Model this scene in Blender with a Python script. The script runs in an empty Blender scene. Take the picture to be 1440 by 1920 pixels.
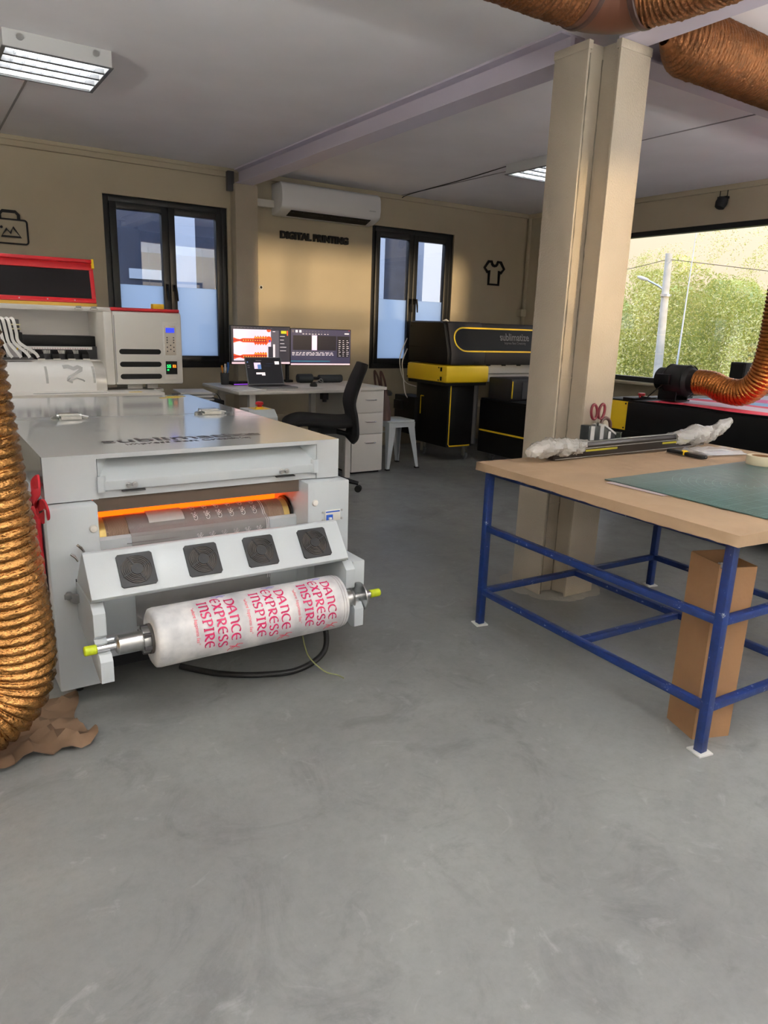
import bpy, bmesh, math, random
import numpy as np
from mathutils import Vector, Matrix
R = math.radians
random.seed(7)
rng = np.random.default_rng(7)
S = bpy.context.scene
COL = S.collection

# ---------------------------------------------------------------- camera
def cam_axes(yaw, pit, rol):
    cy, sy, cp, sp = math.cos(yaw), math.sin(yaw), math.cos(pit), math.sin(pit)
    fwd = Vector((sy*cp, cy*cp, -sp)); right = Vector((cy, -sy, 0)); down = -right.cross(fwd)
    c, s = math.cos(rol), math.sin(rol)
    return c*right + s*down, -s*right + c*down, fwd
cr, cd, cf = cam_axes(0.58435853, 0.25461728, -0.03398813)
cam = bpy.data.cameras.new('camera'); camo = bpy.data.objects.new('camera', cam); COL.objects.link(camo)
cam.sensor_fit = 'VERTICAL'; cam.sensor_height = 24; cam.lens = 1340.44/1920*24
cam.clip_start = 0.02; cam.clip_end = 300
m = Matrix((cr, -cd, -cf)).transposed().to_4x4(); m.translation = (0, 0, 1.26)
camo.matrix_world = m
S.camera = camo
# ---------------------------------------------------------------- world, sun, exposure
EXPOSURE = 1.0
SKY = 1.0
SUN = 1.55
TUBE = 13.0            # front bank of fluorescent lamps, almost drowned by the daylight
TUBE_CEIL = 52.0
FILL_UP = 375.0  # upward tubes of the added fill lights
FILL_DOWN = 3.0       # lower tubes of the added fill lights behind the viewer
FILL_LIGHTS = ((-1.8, -1.0, 0), (.4, -1.3, 0), (2.0, -1.3, 0), (3.6, -1.3, 0), (5.3, -.9, 0), (-2.3, 1.6, 1))  # fill lights added out of view to brighten the room
S.view_settings.view_transform = 'Standard'; S.view_settings.look = 'None'
S.view_settings.exposure = EXPOSURE; S.view_settings.gamma = 1; S.view_settings.use_curve_mapping = False
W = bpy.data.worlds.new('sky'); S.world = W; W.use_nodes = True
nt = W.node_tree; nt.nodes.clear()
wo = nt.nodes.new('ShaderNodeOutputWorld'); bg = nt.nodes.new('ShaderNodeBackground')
tc = nt.nodes.new('ShaderNodeTexCoord'); sx = nt.nodes.new('ShaderNodeSeparateXYZ'); rp = nt.nodes.new('ShaderNodeValToRGB')
nt.links.new(tc.outputs['Generated'], sx.inputs[0]); nt.links.new(sx.outputs['Z'], rp.inputs[0])
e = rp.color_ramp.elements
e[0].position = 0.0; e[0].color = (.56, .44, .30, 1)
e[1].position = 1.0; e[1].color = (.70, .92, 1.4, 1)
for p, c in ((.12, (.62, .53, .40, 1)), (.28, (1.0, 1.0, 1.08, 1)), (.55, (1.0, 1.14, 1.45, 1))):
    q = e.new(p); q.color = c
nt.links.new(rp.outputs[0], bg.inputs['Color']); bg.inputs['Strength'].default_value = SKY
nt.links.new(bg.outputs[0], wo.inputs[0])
sl = bpy.data.lights.new('sun', 'SUN'); sl.energy = SUN; sl.angle = R(2.0); sl.color = (1.0, .74, .42)
so = bpy.data.objects.new('sun', sl); COL.objects.link(so)
so.rotation_euler = Vector((-0.02, 1, -math.tan(R(0.3)))).to_track_quat('-Z', 'Y').to_euler(); so.location = (3, -8, 4)

# ---------------------------------------------------------------- helpers
def srgb(r, g, b):
    f = lambda v: (v/255/12.92) if v/255 <= .04045 else ((v/255+.055)/1.055)**2.4
    return (f(r), f(g), f(b), 1)
MATS = {}
def mat(name, col, rough=.5, metal=0, noise=0, nscale=8, bump=0, bscale=40, alpha=1, emit=0, coat=0, col2=None, spec=None, trans=0):
    if name in MATS: return MATS[name]
    M = bpy.data.materials.new(name); M.use_nodes = True; MATS[name] = M
    t = M.node_tree; b = t.nodes['Principled BSDF']
    c = srgb(*col)
    b.inputs['Base Color'].default_value = c; b.inputs['Roughness'].default_value = rough
    b.inputs['Metallic'].default_value = metal; b.inputs['Alpha'].default_value = alpha
    b.inputs['Coat Weight'].default_value = coat; b.inputs['Coat Roughness'].default_value = .08
    b.inputs['Transmission Weight'].default_value = trans
    if spec is not None: b.inputs['Specular IOR Level'].default_value = spec
    if emit:
        b.inputs['Emission Color'].default_value = c; b.inputs['Emission Strength'].default_value = emit/2**EXPOSURE
    if noise or bump:
        co = t.nodes.new('ShaderNodeTexCoord')
    if noise:
        n = t.nodes.new('ShaderNodeTexNoise'); n.inputs['Scale'].default_value = nscale; n.inputs['Detail'].default_value = 6
        r_ = t.nodes.new('ShaderNodeValToRGB'); t.links.new(co.outputs['Object'], n.inputs['Vector']); t.links.new(n.outputs['Fac'], r_.inputs[0])
        if col2: a, z = c, srgb(*col2)
        else: a = tuple(v*(1-noise) for v in c[:3])+(1,); z = tuple(min(1, v*(1+noise)) for v in c[:3])+(1,)
        r_.color_ramp.elements[0].position = .35; r_.color_ramp.elements[1].position = .65
        r_.color_ramp.elements[0].color = a; r_.color_ramp.elements[1].color = z
        t.links.new(r_.outputs[0], b.inputs['Base Color'])
    if bump:
        n = t.nodes.new('ShaderNodeTexNoise'); n.inputs['Scale'].default_value = bscale; n.inputs['Detail'].default_value = 4
        t.links.new(co.outputs['Object'], n.inputs['Vector'])
        bp = t.nodes.new('ShaderNodeBump'); bp.inputs['Strength'].default_value = bump; bp.inputs['Distance'].default_value = .01
        t.links.new(n.outputs['Fac'], bp.inputs['Height']); t.links.new(bp.outputs[0], b.inputs['Normal'])
    return M
def glass_mat(name, tint=(1, 1, 1, 1), gloss=.08, rough=0.0):
    M = bpy.data.materials.new(name); M.use_nodes = True; MATS[name] = M; t = M.node_tree; t.nodes.clear()
    o = t.nodes.new('ShaderNodeOutputMaterial'); mx = t.nodes.new('ShaderNodeMixShader')
    tr = t.nodes.new('ShaderNodeBsdfTransparent'); gl = t.nodes.new('ShaderNodeBsdfGlossy'); fr = t.nodes.new('ShaderNodeFresnel')
    ad = t.nodes.new('ShaderNodeMath'); ad.operation = 'ADD'; ad.inputs[1].default_value = gloss; fr.inputs[0].default_value = 1.4
    tr.inputs[0].default_value = tint; gl.inputs['Roughness'].default_value = rough
    t.links.new(fr.outputs[0], ad.inputs[0]); t.links.new(ad.outputs[0], mx.inputs[0])
    t.links.new(tr.outputs[0], mx.inputs[1]); t.links.new(gl.outputs[0], mx.inputs[2]); t.links.new(mx.outputs[0], o.inputs[0])
    return M
def film_mat(name, col):
    M = bpy.data.materials.new(name); M.use_nodes = True; MATS[name] = M; t = M.node_tree; t.nodes.clear()
    o = t.nodes.new('ShaderNodeOutputMaterial'); mx = t.nodes.new('ShaderNodeMixShader'); mx.inputs[0].default_value = .12
    tr = t.nodes.new('ShaderNodeBsdfTranslucent'); gl = t.nodes.new('ShaderNodeBsdfDiffuse')
    tr.inputs[0].default_value = col; gl.inputs[0].default_value = col
    t.links.new(tr.outputs[0], mx.inputs[1]); t.links.new(gl.outputs[0], mx.inputs[2]); t.links.new(mx.outputs[0], o.inputs[0])
    return M
XF = [Matrix.Identity(4)]
def setxf(m=None): XF[0] = m or Matrix.Identity(4)
def wloc(o):
    v = Vector((0, 0, 0))
    while o: v += o.location; o = o.parent
    return v
def tag(o, label=None, cat=None, group=None, kind=None):
    if label: o['label'] = label
    if cat: o['category'] = cat
    if group: o['group'] = group
    if kind: o['kind'] = kind
    return o
def thing(name, label, cat, loc, group=None, kind=None):
    o = bpy.data.objects.new(name, None); COL.objects.link(o); o.location = XF[0] @ Vector(loc)
    o.empty_display_size = .05
    return tag(o, label, cat, group, kind)
def axis_frame(d):
    d = Vector(d).normalized(); a = Vector((0, 0, 1)) if abs(d.z) < .9 else Vector((1, 0, 0))
    u = a.cross(d).normalized(); return u, d.cross(u)
class MB:
    def __init__(s): s.v = []; s.f = []; s.m = []
    def add(s, vs, fs, m=0):
        n = len(s.v); s.v += [tuple(v) for v in vs]; s.f += [tuple(i+n for i in f) for f in fs]; s.m += [m]*len(fs); return s
    def box(s, a, b, m=0, T=None):
        x0, y0, z0 = a; x1, y1, z1 = b
        vs = [(x0, y0, z0), (x1, y0, z0), (x1, y1, z0), (x0, y1, z0), (x0, y0, z1), (x1, y0, z1), (x1, y1, z1), (x0, y1, z1)]
        if T: vs = [T @ Vector(v) for v in vs]
        return s.add(vs, [(0, 3, 2, 1), (4, 5, 6, 7), (0, 1, 5, 4), (1, 2, 6, 5), (2, 3, 7, 6), (3, 0, 4, 7)], m)
    def prism(s, prof, ax, a, b, m=0):
        # prof: 2-D outline in the two other axes (in x,y,z order); extruded along axis ax from a to b
        def P(p, t):
            q = list(p); q.insert(ax, t); return tuple(q)
        n = len(prof); vs = [P(p, a) for p in prof]+[P(p, b) for p in prof]
        fs = [tuple(range(n)), tuple(range(2*n-1, n-1, -1))]+[(i, i+n, (i+1) % n+n, (i+1) % n) for i in range(n)]
        return s.add(vs, fs, m)
    def tube(s, pts, r, seg=10, m=0, caps=True, closed=False):
        pts = [Vector(p) for p in pts]; n = len(pts); rs = r if isinstance(r, (list, tuple)) else [r]*n
        vs = []; fs = []; u = None
        for i, p in enumerate(pts):
            d = (pts[(i+1) % n]-pts[i-1]) if closed else (pts[min(i+1, n-1)]-pts[max(i-1, 0)])
            d.normalize()
            if u is None: u, w = axis_frame(d)
            else:
                u = (u-d*u.dot(d)).normalized(); w = d.cross(u)
            for k in range(seg):
                a = 2*math.pi*k/seg; vs.append(p+(u*math.cos(a)+w*math.sin(a))*rs[i])
        for i in range(n if closed else n-1):
            j = (i+1) % n
            for k in range(seg):
                k2 = (k+1) % seg; fs.append((i*seg+k, i*seg+k2, j*seg+k2, j*seg+k))
        if caps and not closed: fs += [tuple(range(seg-1, -1, -1)), tuple((n-1)*seg+k for k in range(seg))]
        return s.add(vs, fs, m)
    def lathe(s, prof, org, d, seg=24, m=0, caps=True):
        # prof: list of (radius, distance along d)
        u, w = axis_frame(d); d = Vector(d).normalized(); o = Vector(org); vs = []; fs = []
        for r, t in prof:
            for k in range(seg):
                a = 2*math.pi*k/seg; vs.append(o+d*t+(u*math.cos(a)+w*math.sin(a))*max(r, 1e-5))
        n = len(prof)
        for i in range(n-1):
            for k in range(seg):
                k2 = (k+1) % seg; fs.append((i*seg+k, i*seg+k2, (i+1)*seg+k2, (i+1)*seg+k))
        if caps: fs += [tuple(range(seg-1, -1, -1)), tuple((n-1)*seg+k for k in range(seg))]
        return s.add(vs, fs, m)
    def ribbon(s, pts, w, nrm, th=.001, m=0, closed=False):
        # flat stroke of width w lying in the plane with normal nrm
        pts = [Vector(p) for p in pts]; n = len(pts); N = Vector(nrm).normalized(); vs = []; fs = []
        for i, p in enumerate(pts):
            d = (pts[(i+1) % n]-pts[i-1]) if closed else (pts[min(i+1, n-1)]-pts[max(i-1, 0)])
            sd = d.cross(N).normalized()*(w[i] if isinstance(w, list) else w)/2
            vs += [p-sd, p+sd, p+sd+N*th, p-sd+N*th]
        for i in range(n if closed else n-1):
            a, b = 4*i, 4*((i+1) % n)
            for k in range(4):
                k2 = (k+1) % 4; fs.append((a+k, a+k2, b+k2, b+k))
        if not closed: fs += [(3, 2, 1, 0), (4*n-4, 4*n-3, 4*n-2, 4*n-1)]
        return s.add(vs, fs, m)
    def build(s, name, mats, parent=None, bevel=0, bseg=2, sharp=35, label=None, smooth=True):
        if not isinstance(mats, (list, tuple)): mats = [mats]
        me = bpy.data.meshes.new(name)
        vs = [XF[0] @ Vector(v) for v in s.v]
        xs = [v.x for v in vs]; ys = [v.y for v in vs]; zs = [v.z for v in vs]
        o0 = Vector(((min(xs)+max(xs))/2, (min(ys)+max(ys))/2, min(zs)))
        me.from_pydata([v-o0 for v in vs], [], s.f)
        for q in mats: me.materials.append(q)
        if len(mats) > 1: me.polygons.foreach_set('material_index', s.m)
        bm = bmesh.new(); bm.from_mesh(me)
        bmesh.ops.recalc_face_normals(bm, faces=bm.faces)
        if bevel:
            es = [q for q in bm.edges if len(q.link_faces) == 2 and q.calc_face_angle(0) > R(30)]
            bmesh.ops.bevel(bm, geom=es, offset=bevel, segments=bseg, profile=.5, affect='EDGES', clamp_overlap=True)
        bm.to_mesh(me); bm.free()
        if smooth:
            me.polygons.foreach_set('use_smooth', [True]*len(me.polygons)); me.set_sharp_from_angle(angle=R(sharp))
        o = bpy.data.objects.new(name, me); COL.objects.link(o)
        if parent: o.parent = parent; o.location = o0-wloc(parent)
        else: o.location = o0
        if label: o['label'] = label
        return o
def bx(name, a, b, mats, parent=None, bevel=0, label=None): return MB().box(a, b).build(name, mats, parent, bevel, label=label)
def cp(o, delta, parent=None, name=None):
    c = o.copy(); COL.objects.link(c)
    if parent: c.parent = parent
    c.location = o.location+Vector(delta); return c
def struct(o): o['kind'] = 'structure'; return o
def arc(cx, cy, r, a0, a1, n=8):
    return [(cx+r*math.cos(R(a0+(a1-a0)*i/n)), cy+r*math.sin(R(a0+(a1-a0)*i/n))) for i in range(n+1)]
def smooth_path(pts, n=12):
    P = [Vector(p) for p in pts]; out = []
    for i in range(len(P)-1):
        p0, p1, p2, p3 = P[max(i-1, 0)], P[i], P[i+1], P[min(i+2, len(P)-1)]
        for k in range(n):
            t = k/n; out.append(.5*((2*p1)+(p2-p0)*t+(2*p0-5*p1+4*p2-p3)*t*t+(3*p1-p0-3*p2+p3)*t**3))
    out.append(P[-1]); return out
def text_obj(name, s, size, ext, org, ux, uy, mats, parent=None, bold=0, width=None, align='LEFT'):
    # flat lettering: baseline starts at org, runs along ux, letters stand along uy
    cu = bpy.data.curves.new(name, 'FONT'); cu.body = s; cu.size = size; cu.extrude = ext; cu.offset = bold; cu.align_x = align; cu.resolution_u = 4
    o = bpy.data.objects.new(name, cu); COL.objects.link(o)
    me = bpy.data.meshes.new_from_object(o.evaluated_get(bpy.context.evaluated_depsgraph_get()))
    bpy.data.objects.remove(o); bpy.data.curves.remove(cu)
    xs = [v.co.x for v in me.vertices]; k = 1
    if width: k = width/(max(xs)-min(xs))
    ux = Vector(ux).normalized(); uy = Vector(uy).normalized(); n = ux.cross(uy)
    mb = MB(); mb.add([Vector(org)+ux*(v.co.x*k)+uy*v.co.y+n*v.co.z for v in me.vertices], [tuple(p.vertices) for p in me.polygons])
    bpy.data.meshes.remove(me)
    return mb.build(name, mats, parent, smooth=False)

# ---------------------------------------------------------------- materials
M_wall = mat('cream_wall_paint', (186, 174, 150), .62, noise=.03, nscale=3, bump=.04, bscale=60)
M_ceil = mat('ceiling_paint', (240, 237, 240), .75, noise=.03, nscale=2, bump=.05, bscale=120)
M_beam = mat('beam_paint', (206, 198, 212), .5)
M_col = mat('column_gloss_paint', (178, 166, 148), .32, noise=.03, nscale=6, bump=.25, bscale=130)
M_black = mat('black_powder_coat', (14, 14, 16), .45, spec=.3)
M_blackm = mat('black_matt_plastic', (20, 20, 22), .6)
M_frame = mat('anthracite_frame', (28, 30, 33), .38, noise=.1)
M_white = mat('white_powder_coat', (188, 194, 197), .33, bump=.03, bscale=300)
M_gloss = mat('white_gloss_lid', (188, 192, 194), .13, coat=.5)
M_offw = mat('off_white_plastic', (224, 220, 212), .4)
M_red = mat('red_paint', (196, 22, 34), .35)
M_yel = mat('yellow_paint', (246, 206, 36), .4)
M_steel = mat('brushed_steel', (190, 190, 188), .28, 1, noise=.08, nscale=30)
M_chrome = mat('chrome', (220, 220, 220), .12, 1)
M_alu = mat('aluminium_tube', (200, 203, 206), .38, 1)
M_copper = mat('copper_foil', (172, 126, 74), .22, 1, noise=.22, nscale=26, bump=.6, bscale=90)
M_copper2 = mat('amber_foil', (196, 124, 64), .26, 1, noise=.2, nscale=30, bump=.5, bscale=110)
M_copper3 = mat('shaded_foil', (132, 86, 52), .4, .75, noise=.25, nscale=30, bump=.6, bscale=120)  # copper foil darkened, shade under the ceiling put into the colour
M_tape = mat('brown_tape', (96, 60, 44), .35, .4)
M_kraft = mat('kraft_paper', (156, 130, 102), .75, noise=.08, nscale=5, bump=.5, bscale=14)
M_card = mat('brown_cardboard', (138, 102, 68), .8, noise=.06, nscale=7, bump=.08, bscale=80)
M_floorp = None
M_paper = mat('white_paper', (235, 234, 232), .6)
M_dark = mat('dark_inside', (14, 14, 15), .8)
M_dgrey = mat('dark_grey_panel', (62, 60, 62), .45)
M_rubber = mat('black_rubber', (14, 14, 14), .55)
M_lime = mat('lime_grip', (176, 190, 24), .5, noise=.12, nscale=60)
M_glass = glass_mat('window_glass', gloss=.015)
M_glass2 = glass_mat('tinted_window_glass', (.86, .92, 1, 1), .10)
M_film = film_mat('frosted_blue_film', (.80, .90, 1.0, 1))
M_brown = mat('brown_leather', (70, 40, 30), .45, bump=.1, bscale=50)
M_mag = mat('magenta_ink', (186, 14, 80), .5)
M_marble = mat('marbled_transfer_paper', (226, 224, 222), .42, noise=.1, nscale=11, col2=(172, 173, 176))
M_grey = mat('grey_metal', (128, 130, 132), .4, .3)
M_led_g = mat('green_led', (30, 235, 110), .4, emit=1.5)
M_led_o = mat('orange_led', (255, 140, 30), .4, emit=1.5)
M_lcd = mat('blue_lcd', (40, 60, 235), .3, emit=1.1)
def em(name, c, k=1): return mat('screen_'+name, c, .35, emit=k)
def floor_material():
    M = bpy.data.materials.new('polished_concrete'); M.use_nodes = True; t = M.node_tree; b = t.nodes['Principled BSDF']
    co = t.nodes.new('ShaderNodeTexCoord')
    def nz(sc, det, rough=.6, dist=0):
        n = t.nodes.new('ShaderNodeTexNoise'); n.inputs['Scale'].default_value = sc; n.inputs['Detail'].default_value = det
        n.inputs['Roughness'].default_value = rough; n.inputs['Distortion'].default_value = dist; t.links.new(co.outputs['Object'], n.inputs['Vector']); return n
    def ramp(n, stops):
        r = t.nodes.new('ShaderNodeValToRGB'); t.links.new(n.outputs['Fac'], r.inputs[0]); el = r.color_ramp.elements
        el[0].position, el[0].color = stops[0]; el[1].position, el[1].color = stops[-1]
        for p, c in stops[1:-1]: q = el.new(p); q.color = c
        return r
    def mix(a, b_, f, mode='MULTIPLY'):
        x = t.nodes.new('ShaderNodeMix'); x.data_type = 'RGBA'; x.blend_type = mode
        x.inputs[0].default_value = f; t.links.new(a, x.inputs[6]); t.links.new(b_, x.inputs[7]); return x.outputs[2]
    g = lambda v: (v*.77, v*.775, v*.765, 1)
    base = ramp(nz(1.1, 8, .62, .5), [(.3, g(.28)), (.5, g(.37)), (.72, g(.46))])
    blot = ramp(nz(3.4, 10, .7, 1.2), [(.33, g(.66)), (.46, g(.98)), (.7, g(1.0))])
    fine = ramp(nz(38, 8, .7), [(.3, g(.86)), (.55, g(1.0)), (.8, g(1.06))])
    pale = ramp(nz(6.5, 9, .65, 2.0), [(.60, g(0)), (.74, g(.08)), (.85, g(.12))])
    c = mix(base.outputs[0], blot.outputs[0], .8); c = mix(c, fine.outputs[0], .8); c = mix(c, pale.outputs[0], 1.0, 'ADD')
    t.links.new(c, b.inputs['Base Color'])
    rr = ramp(nz(5, 6), [(.3, g(.42)), (.7, g(.6))]); t.links.new(rr.outputs[0], b.inputs['Roughness'])
    bp = t.nodes.new('ShaderNodeBump'); bp.inputs['Strength'].default_value = .12; bp.inputs['Distance'].default_value = .006
    t.links.new(nz(60, 6).outputs['Fac'], bp.inputs['Height']); t.links.new(bp.outputs[0], b.inputs['Normal'])
    return M
M_floor = floor_material()

# ---------------------------------------------------------------- room shell
XL, XR, YR, YB, H = -3.0, 6.16, -2.5, 6.5, 2.545
struct(bx('floor', (XL-.2, YR-.2, -.12), (XR+.2, YB+.2, 0), M_floor))
struct(bx('ceiling', (XL-.2, YR-.2, H), (XR+.2, YB+.2, H+.12), M_ceil))
def wall(name, ax, at, th, a0, a1, holes, m=M_wall):
    # wall in the plane axis ax = at (thickness th outward), running a0..a1, with rectangular holes (u0,u1,z0,z1)
    mb = MB(); hs = sorted(holes); us = [a0]
    def blk(u0, u1, z0, z1):
        if u1-u0 < 1e-4 or z1-z0 < 1e-4: return
        lo, hi = min(at, at+th), max(at, at+th)
        if ax == 1: mb.box((u0, lo, z0), (u1, hi, z1))
        else: mb.box((lo, u0, z0), (hi, u1, z1))
    c = a0
    for u0, u1, z0, z1 in hs:
        blk(c, u0, 0, H); blk(u0, u1, 0, z0); blk(u0, u1, z1, H); c = u1
    blk(c, a1, 0, H)
    return struct(mb.build(name, m))
W1 = (1.46, 2.52, .835, 2.225); W2 = (4.045, 5.09, .82, 2.235); W3 = (.2, 5.6, .80, 2.235); W4 = (-2.8, 5.45, .15, 2.02)
wall('wall_back', 1, YB, .2, XL, XR+.2, [W1, W2])
wall('wall_right', 0, XR, .2, YR, YB, [W3])
wall('wall_left', 0, XL, -.2, YR, YB, [])
wall('wall_rear', 1, YR, -.2, XL, XR, [W4])
# cornice strips
struct(MB().box((XL, YB-.035, 2.475), (2.6, YB, 2.545)).box((XL, YB-.055, 2.515), (2.6, YB-.035, 2.545)).build('trim_1', M_wall, bevel=.004))
struct(MB().box((2.72, YB-.03, 2.50), (XR, YB, 2.545)).build('trim_2', M_wall, bevel=.004))
struct(MB().box((XR-.03, YR, 2.50), (XR, YB, 2.545)).build('trim_3', M_wall, bevel=.004))
struct(bx('trim_4', (4.36, 2.5, 2.541), (4.372, YB-.03, 2.545), mat('ceiling_seam', (150, 146, 148), .7)))
struct(bx('trim_5', (.73, 4.66, 2.541), (.742, YB-.06, 2.545), mat('ceiling_seam', (150, 146, 148), .7)))
struct(bx('baseboard_back', (XL, YB-.04, 0), (XR, YB, .38), M_wall, bevel=.006))
struct(bx('trim_6', (XR-.03, YB-.06, .5), (XR, YB-.03, 2.5), M_wall, bevel=.004))       # thin conduit in the far corner
# pilaster under the beam end, and the beams
struct(MB().box((2.55, YB-.12, 0), (2.76, YB, 2.42)).build('trim_7', M_col, bevel=.004))
def ibeam(name, ax, c, a0, a1, m):
    mb = MB(); z0, z1 = 2.42, 2.545
    for d, za, zb in ((.075, z0, z0+.012), (.012, z0+.012, z1-.01), (.075, z1-.01, z1)):
        if ax == 1: mb.box((c-d, a0, za), (c+d, a1, zb))
        else: mb.box((a0, c-d, za), (a1, c+d, zb))
    return struct(mb.build(name, m))
ibeam('trim_8', 1, 2.645, 2.6, YB, M_beam)
ibeam('trim_9', 1, 2.645, YR, 2.27, M_beam)
ibeam('trim_10', 0, 2.42, 2.84, XR, M_beam)

# ---------------------------------------------------------------- windows
def casement(name, w, Y, label):
    x0, x1, z0, z1 = w
    root = struct(thing(name, label, 'window', ((x0+x1)/2, Y, z0)))
    f = .05; d0, d1 = Y+.02, Y+.09
    fr = MB(); fr.box((x0, d0, z0), (x0+f, d1, z1)).box((x1-f, d0, z0), (x1, d1, z1)).box((x0+f, d0, z1-f), (x1-f, d1, z1)).box((x0+f, d0, z0), (x1-f, d1, z0+f))
    fr.build('window_frame', M_frame, root, .003)
    xm = (x0+x1)/2
    for k, (a, b) in enumerate(((x0+f, xm-.002), (xm+.002, x1-f))):
        s = .055; g0, g1 = Y+.005, Y+.07
        sh = MB(); za, zb = z0+f, z1-f
        sh.box((a, g0, za), (a+s, g1, zb)).box((b-s, g0, za), (b, g1, zb)).box((a+s, g0, zb-s), (b-s, g1, zb)).box((a+s, g0, za), (b-s, g1, za+s))
        sa = sh.build('sash', M_frame, root, .004)
        zf = 1.53
        bx('window_pane', (a+s, Y+.035, zf), (b-s, Y+.041, zb-s), M_glass2, sa)
        bx('frosted_pane', (a+s, Y+.035, za+s), (b-s, Y+.041, zf), M_film, sa, label='pale blue frosted lower pane')
        hx = b-.026 if k == 0 else a+.026
        hd = MB(); hd.box((hx-.012, Y-.008, 1.49), (hx+.012, Y+.006, 1.55)).tube([(hx, Y-.006, 1.535), (hx, Y-.04, 1.535)], .009)
        hd.tube([(hx, Y-.04, 1.545), (hx+(.01 if k else -.004), Y-.042, 1.48), (hx+(.02 if k else .004), Y-.036, 1.41)], [.011, .010, .007])
        hd.build('handle', M_black, sa, sharp=60)
    return root
casement('window_1', W1, YB, 'dark framed double casement window behind the red lidded printer')
casement('window_2', W2, YB, 'dark framed double casement window above the white stool')
# big shop window in the right wall
y0, y1, z0, z1 = W3
w3 = struct(thing('window_3', 'wide fixed window looking out on the green thicket', 'window', (XR, 3, z0)))
f = .045
MB().box((XR+.02, y0, z1-f), (XR+.09, y1, z1)).box((XR+.02, y0, z0), (XR+.09, y1, z0+f)).box((XR+.02, y0, z0), (XR+.09, y0+f, z1)).box((XR+.02, y1-f, z0), (XR+.09, y1, z1)).build('window_frame', M_frame, w3)
bx('window_pane', (XR+.05, y0+f, z0+f), (XR+.056, y1-f, z1-f), M_glass, w3)
# rear glazing behind the camera
x0, x1, z0, z1 = W4
w4 = struct(thing('window_4', 'long glazed front behind the viewer', 'window', (1, YR, z0)))
mb = MB(); mb.box((x0, YR-.1, z1-f), (x1, YR-.02, z1)).box((x0, YR-.1, z0), (x1, YR-.02, z0+f))
for i in range(5):
    x = x0+(x1-x0)*i/4; mb.box((max(x0, x-.03), YR-.1, z0), (min(x1, x+.03), YR-.02, z1))
mb.build('window_frame', M_frame, w4)
for i in range(4): bx('window_pane', (x0+(x1-x0)*i/4+.03, YR-.06, z0+f), (x0+(x1-x0)*(i+1)/4-.03, YR-.054, z1-f), M_glass, w4)
bx('trim_11', (XR-.10, .2, .775), (XR+.02, 5.6, .80), M_wall)['kind'] = 'structure'       # window sill

# ---------------------------------------------------------------- steel column (cross of two painted sections)
cx, cy = 2.655, 2.43
colr = thing('steel_column', 'cream painted steel column with notched corners standing behind the kraft paper table', 'column', (cx, cy, 0), kind='structure')
hw, fl, t_ = .185, .095, .012
mb = MB()
mb.box((cx-hw, cy-fl, 0), (cx-hw+t_, cy+fl, 2.42)).box((cx+hw-t_, cy-fl, 0), (cx+hw, cy+fl, 2.42))
mb.box((cx-fl, cy-hw, 0), (cx+fl, cy-hw+t_, 2.42)).box((cx-fl, cy+hw-t_, 0), (cx+fl, cy+hw, 2.42))
mb.box((cx-hw+t_, cy-.07, 0), (cx+hw-t_, cy+.07, 2.42)).box((cx-.07, cy-hw+t_, 0), (cx+.07, cy+hw-t_, 2.42))
mb.build('column_shaft', M_col, colr, .002)
for a, b in (((cx-hw, cy-fl), (cx-hw+.02, cy+fl)), ((cx-fl, cy-hw), (cx+fl, cy-hw+.02))):
    MB().box((a[0]-.003, a[1]-.003, 2.385), (b[0]+.003, b[1]+.003, 2.418)).build('cap_plate', M_col, colr, .002)
mb = MB()
for k in range(22):                                                # plaster smeared round the foot
    a = 2*math.pi*k/22; rr = .16+.03*random.random()
    mb.lathe([(.06+.03*random.random(), 0), (.05, .005), (.01, .009)], (cx+math.cos(a)*rr, cy+math.sin(a)*rr, 0.0), (0, 0, 1), 12)
mb.build('plaster_foot', mat('grey_plaster', (150, 146, 138), .9, bump=.3, bscale=50), colr)
for dx, dy, a_ in ((-.071, -.071, 0), (-.173, -.096, 1)):
    MB().tube([(cx+dx+random.uniform(-.001, .001), cy+dy+random.uniform(-.001, .001), z*.03) for z in range(0, 80)], [random.uniform(.0015, .0042) for z in range(80)], 6).build('weld_bead', mat('weld_grey', (120, 112, 98), .5), colr)
for z in (.45, 1.05):
    bx('weld_seam', (cx-hw+.012, cy-.0725, z), (cx-.07, cy-.07, z+.008), M_col, colr)
# ---------------------------------------------------------------- white roll heat press
press = thing('roll_heat_press', 'white roller heat press with a glowing orange drum slot and four fan grilles', 'heat press', (.85, 3.3, 0))
lidb = MB()
PR = [(2.40, .68), (2.40, .83), (4.19, .83), (4.19, .68)]
lidb.prism([(2.40, .815), (2.40, .83), (4.19, .83), (4.19, .682), (2.475, .682), (2.475, .815)], 0, .31, 1.365)
for xa, xb in ((.31, .47), (1.27, 1.365)): lidb.box((xa, 2.40, .682), (xb, 2.475, .815))
lidb.box((.47, 2.408, .682), (1.27, 2.475, .712))
lid = lidb.build('lid', M_gloss, press)
tr = MB(); tr.prism([(2.474, .814), (2.404, .745), (2.394, .740), (2.394, .709), (2.400, .707), (2.408, .712), (2.474, .712)], 0, .472, 1.268)
tr.build('grip_lip', M_white, lid, .0015)
mb = MB()
for s, x in ((1, .472), (-1, 1.268)):                                    # folded cheeks of the grip recess
    mb = MB(); mb.prism([(x, 2.401), (x+s*.05, 2.474), (x, 2.474)], 2, .745, .8145); mb.prism([(x-s*.004, 2.398), (x-s*.004, 2.389), (x+s*.014, 2.389), (x+s*.024, 2.40)], 2, .705, .758); mb.build('grip_cheek', M_white, lid, .001)
bolt0 = None
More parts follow.
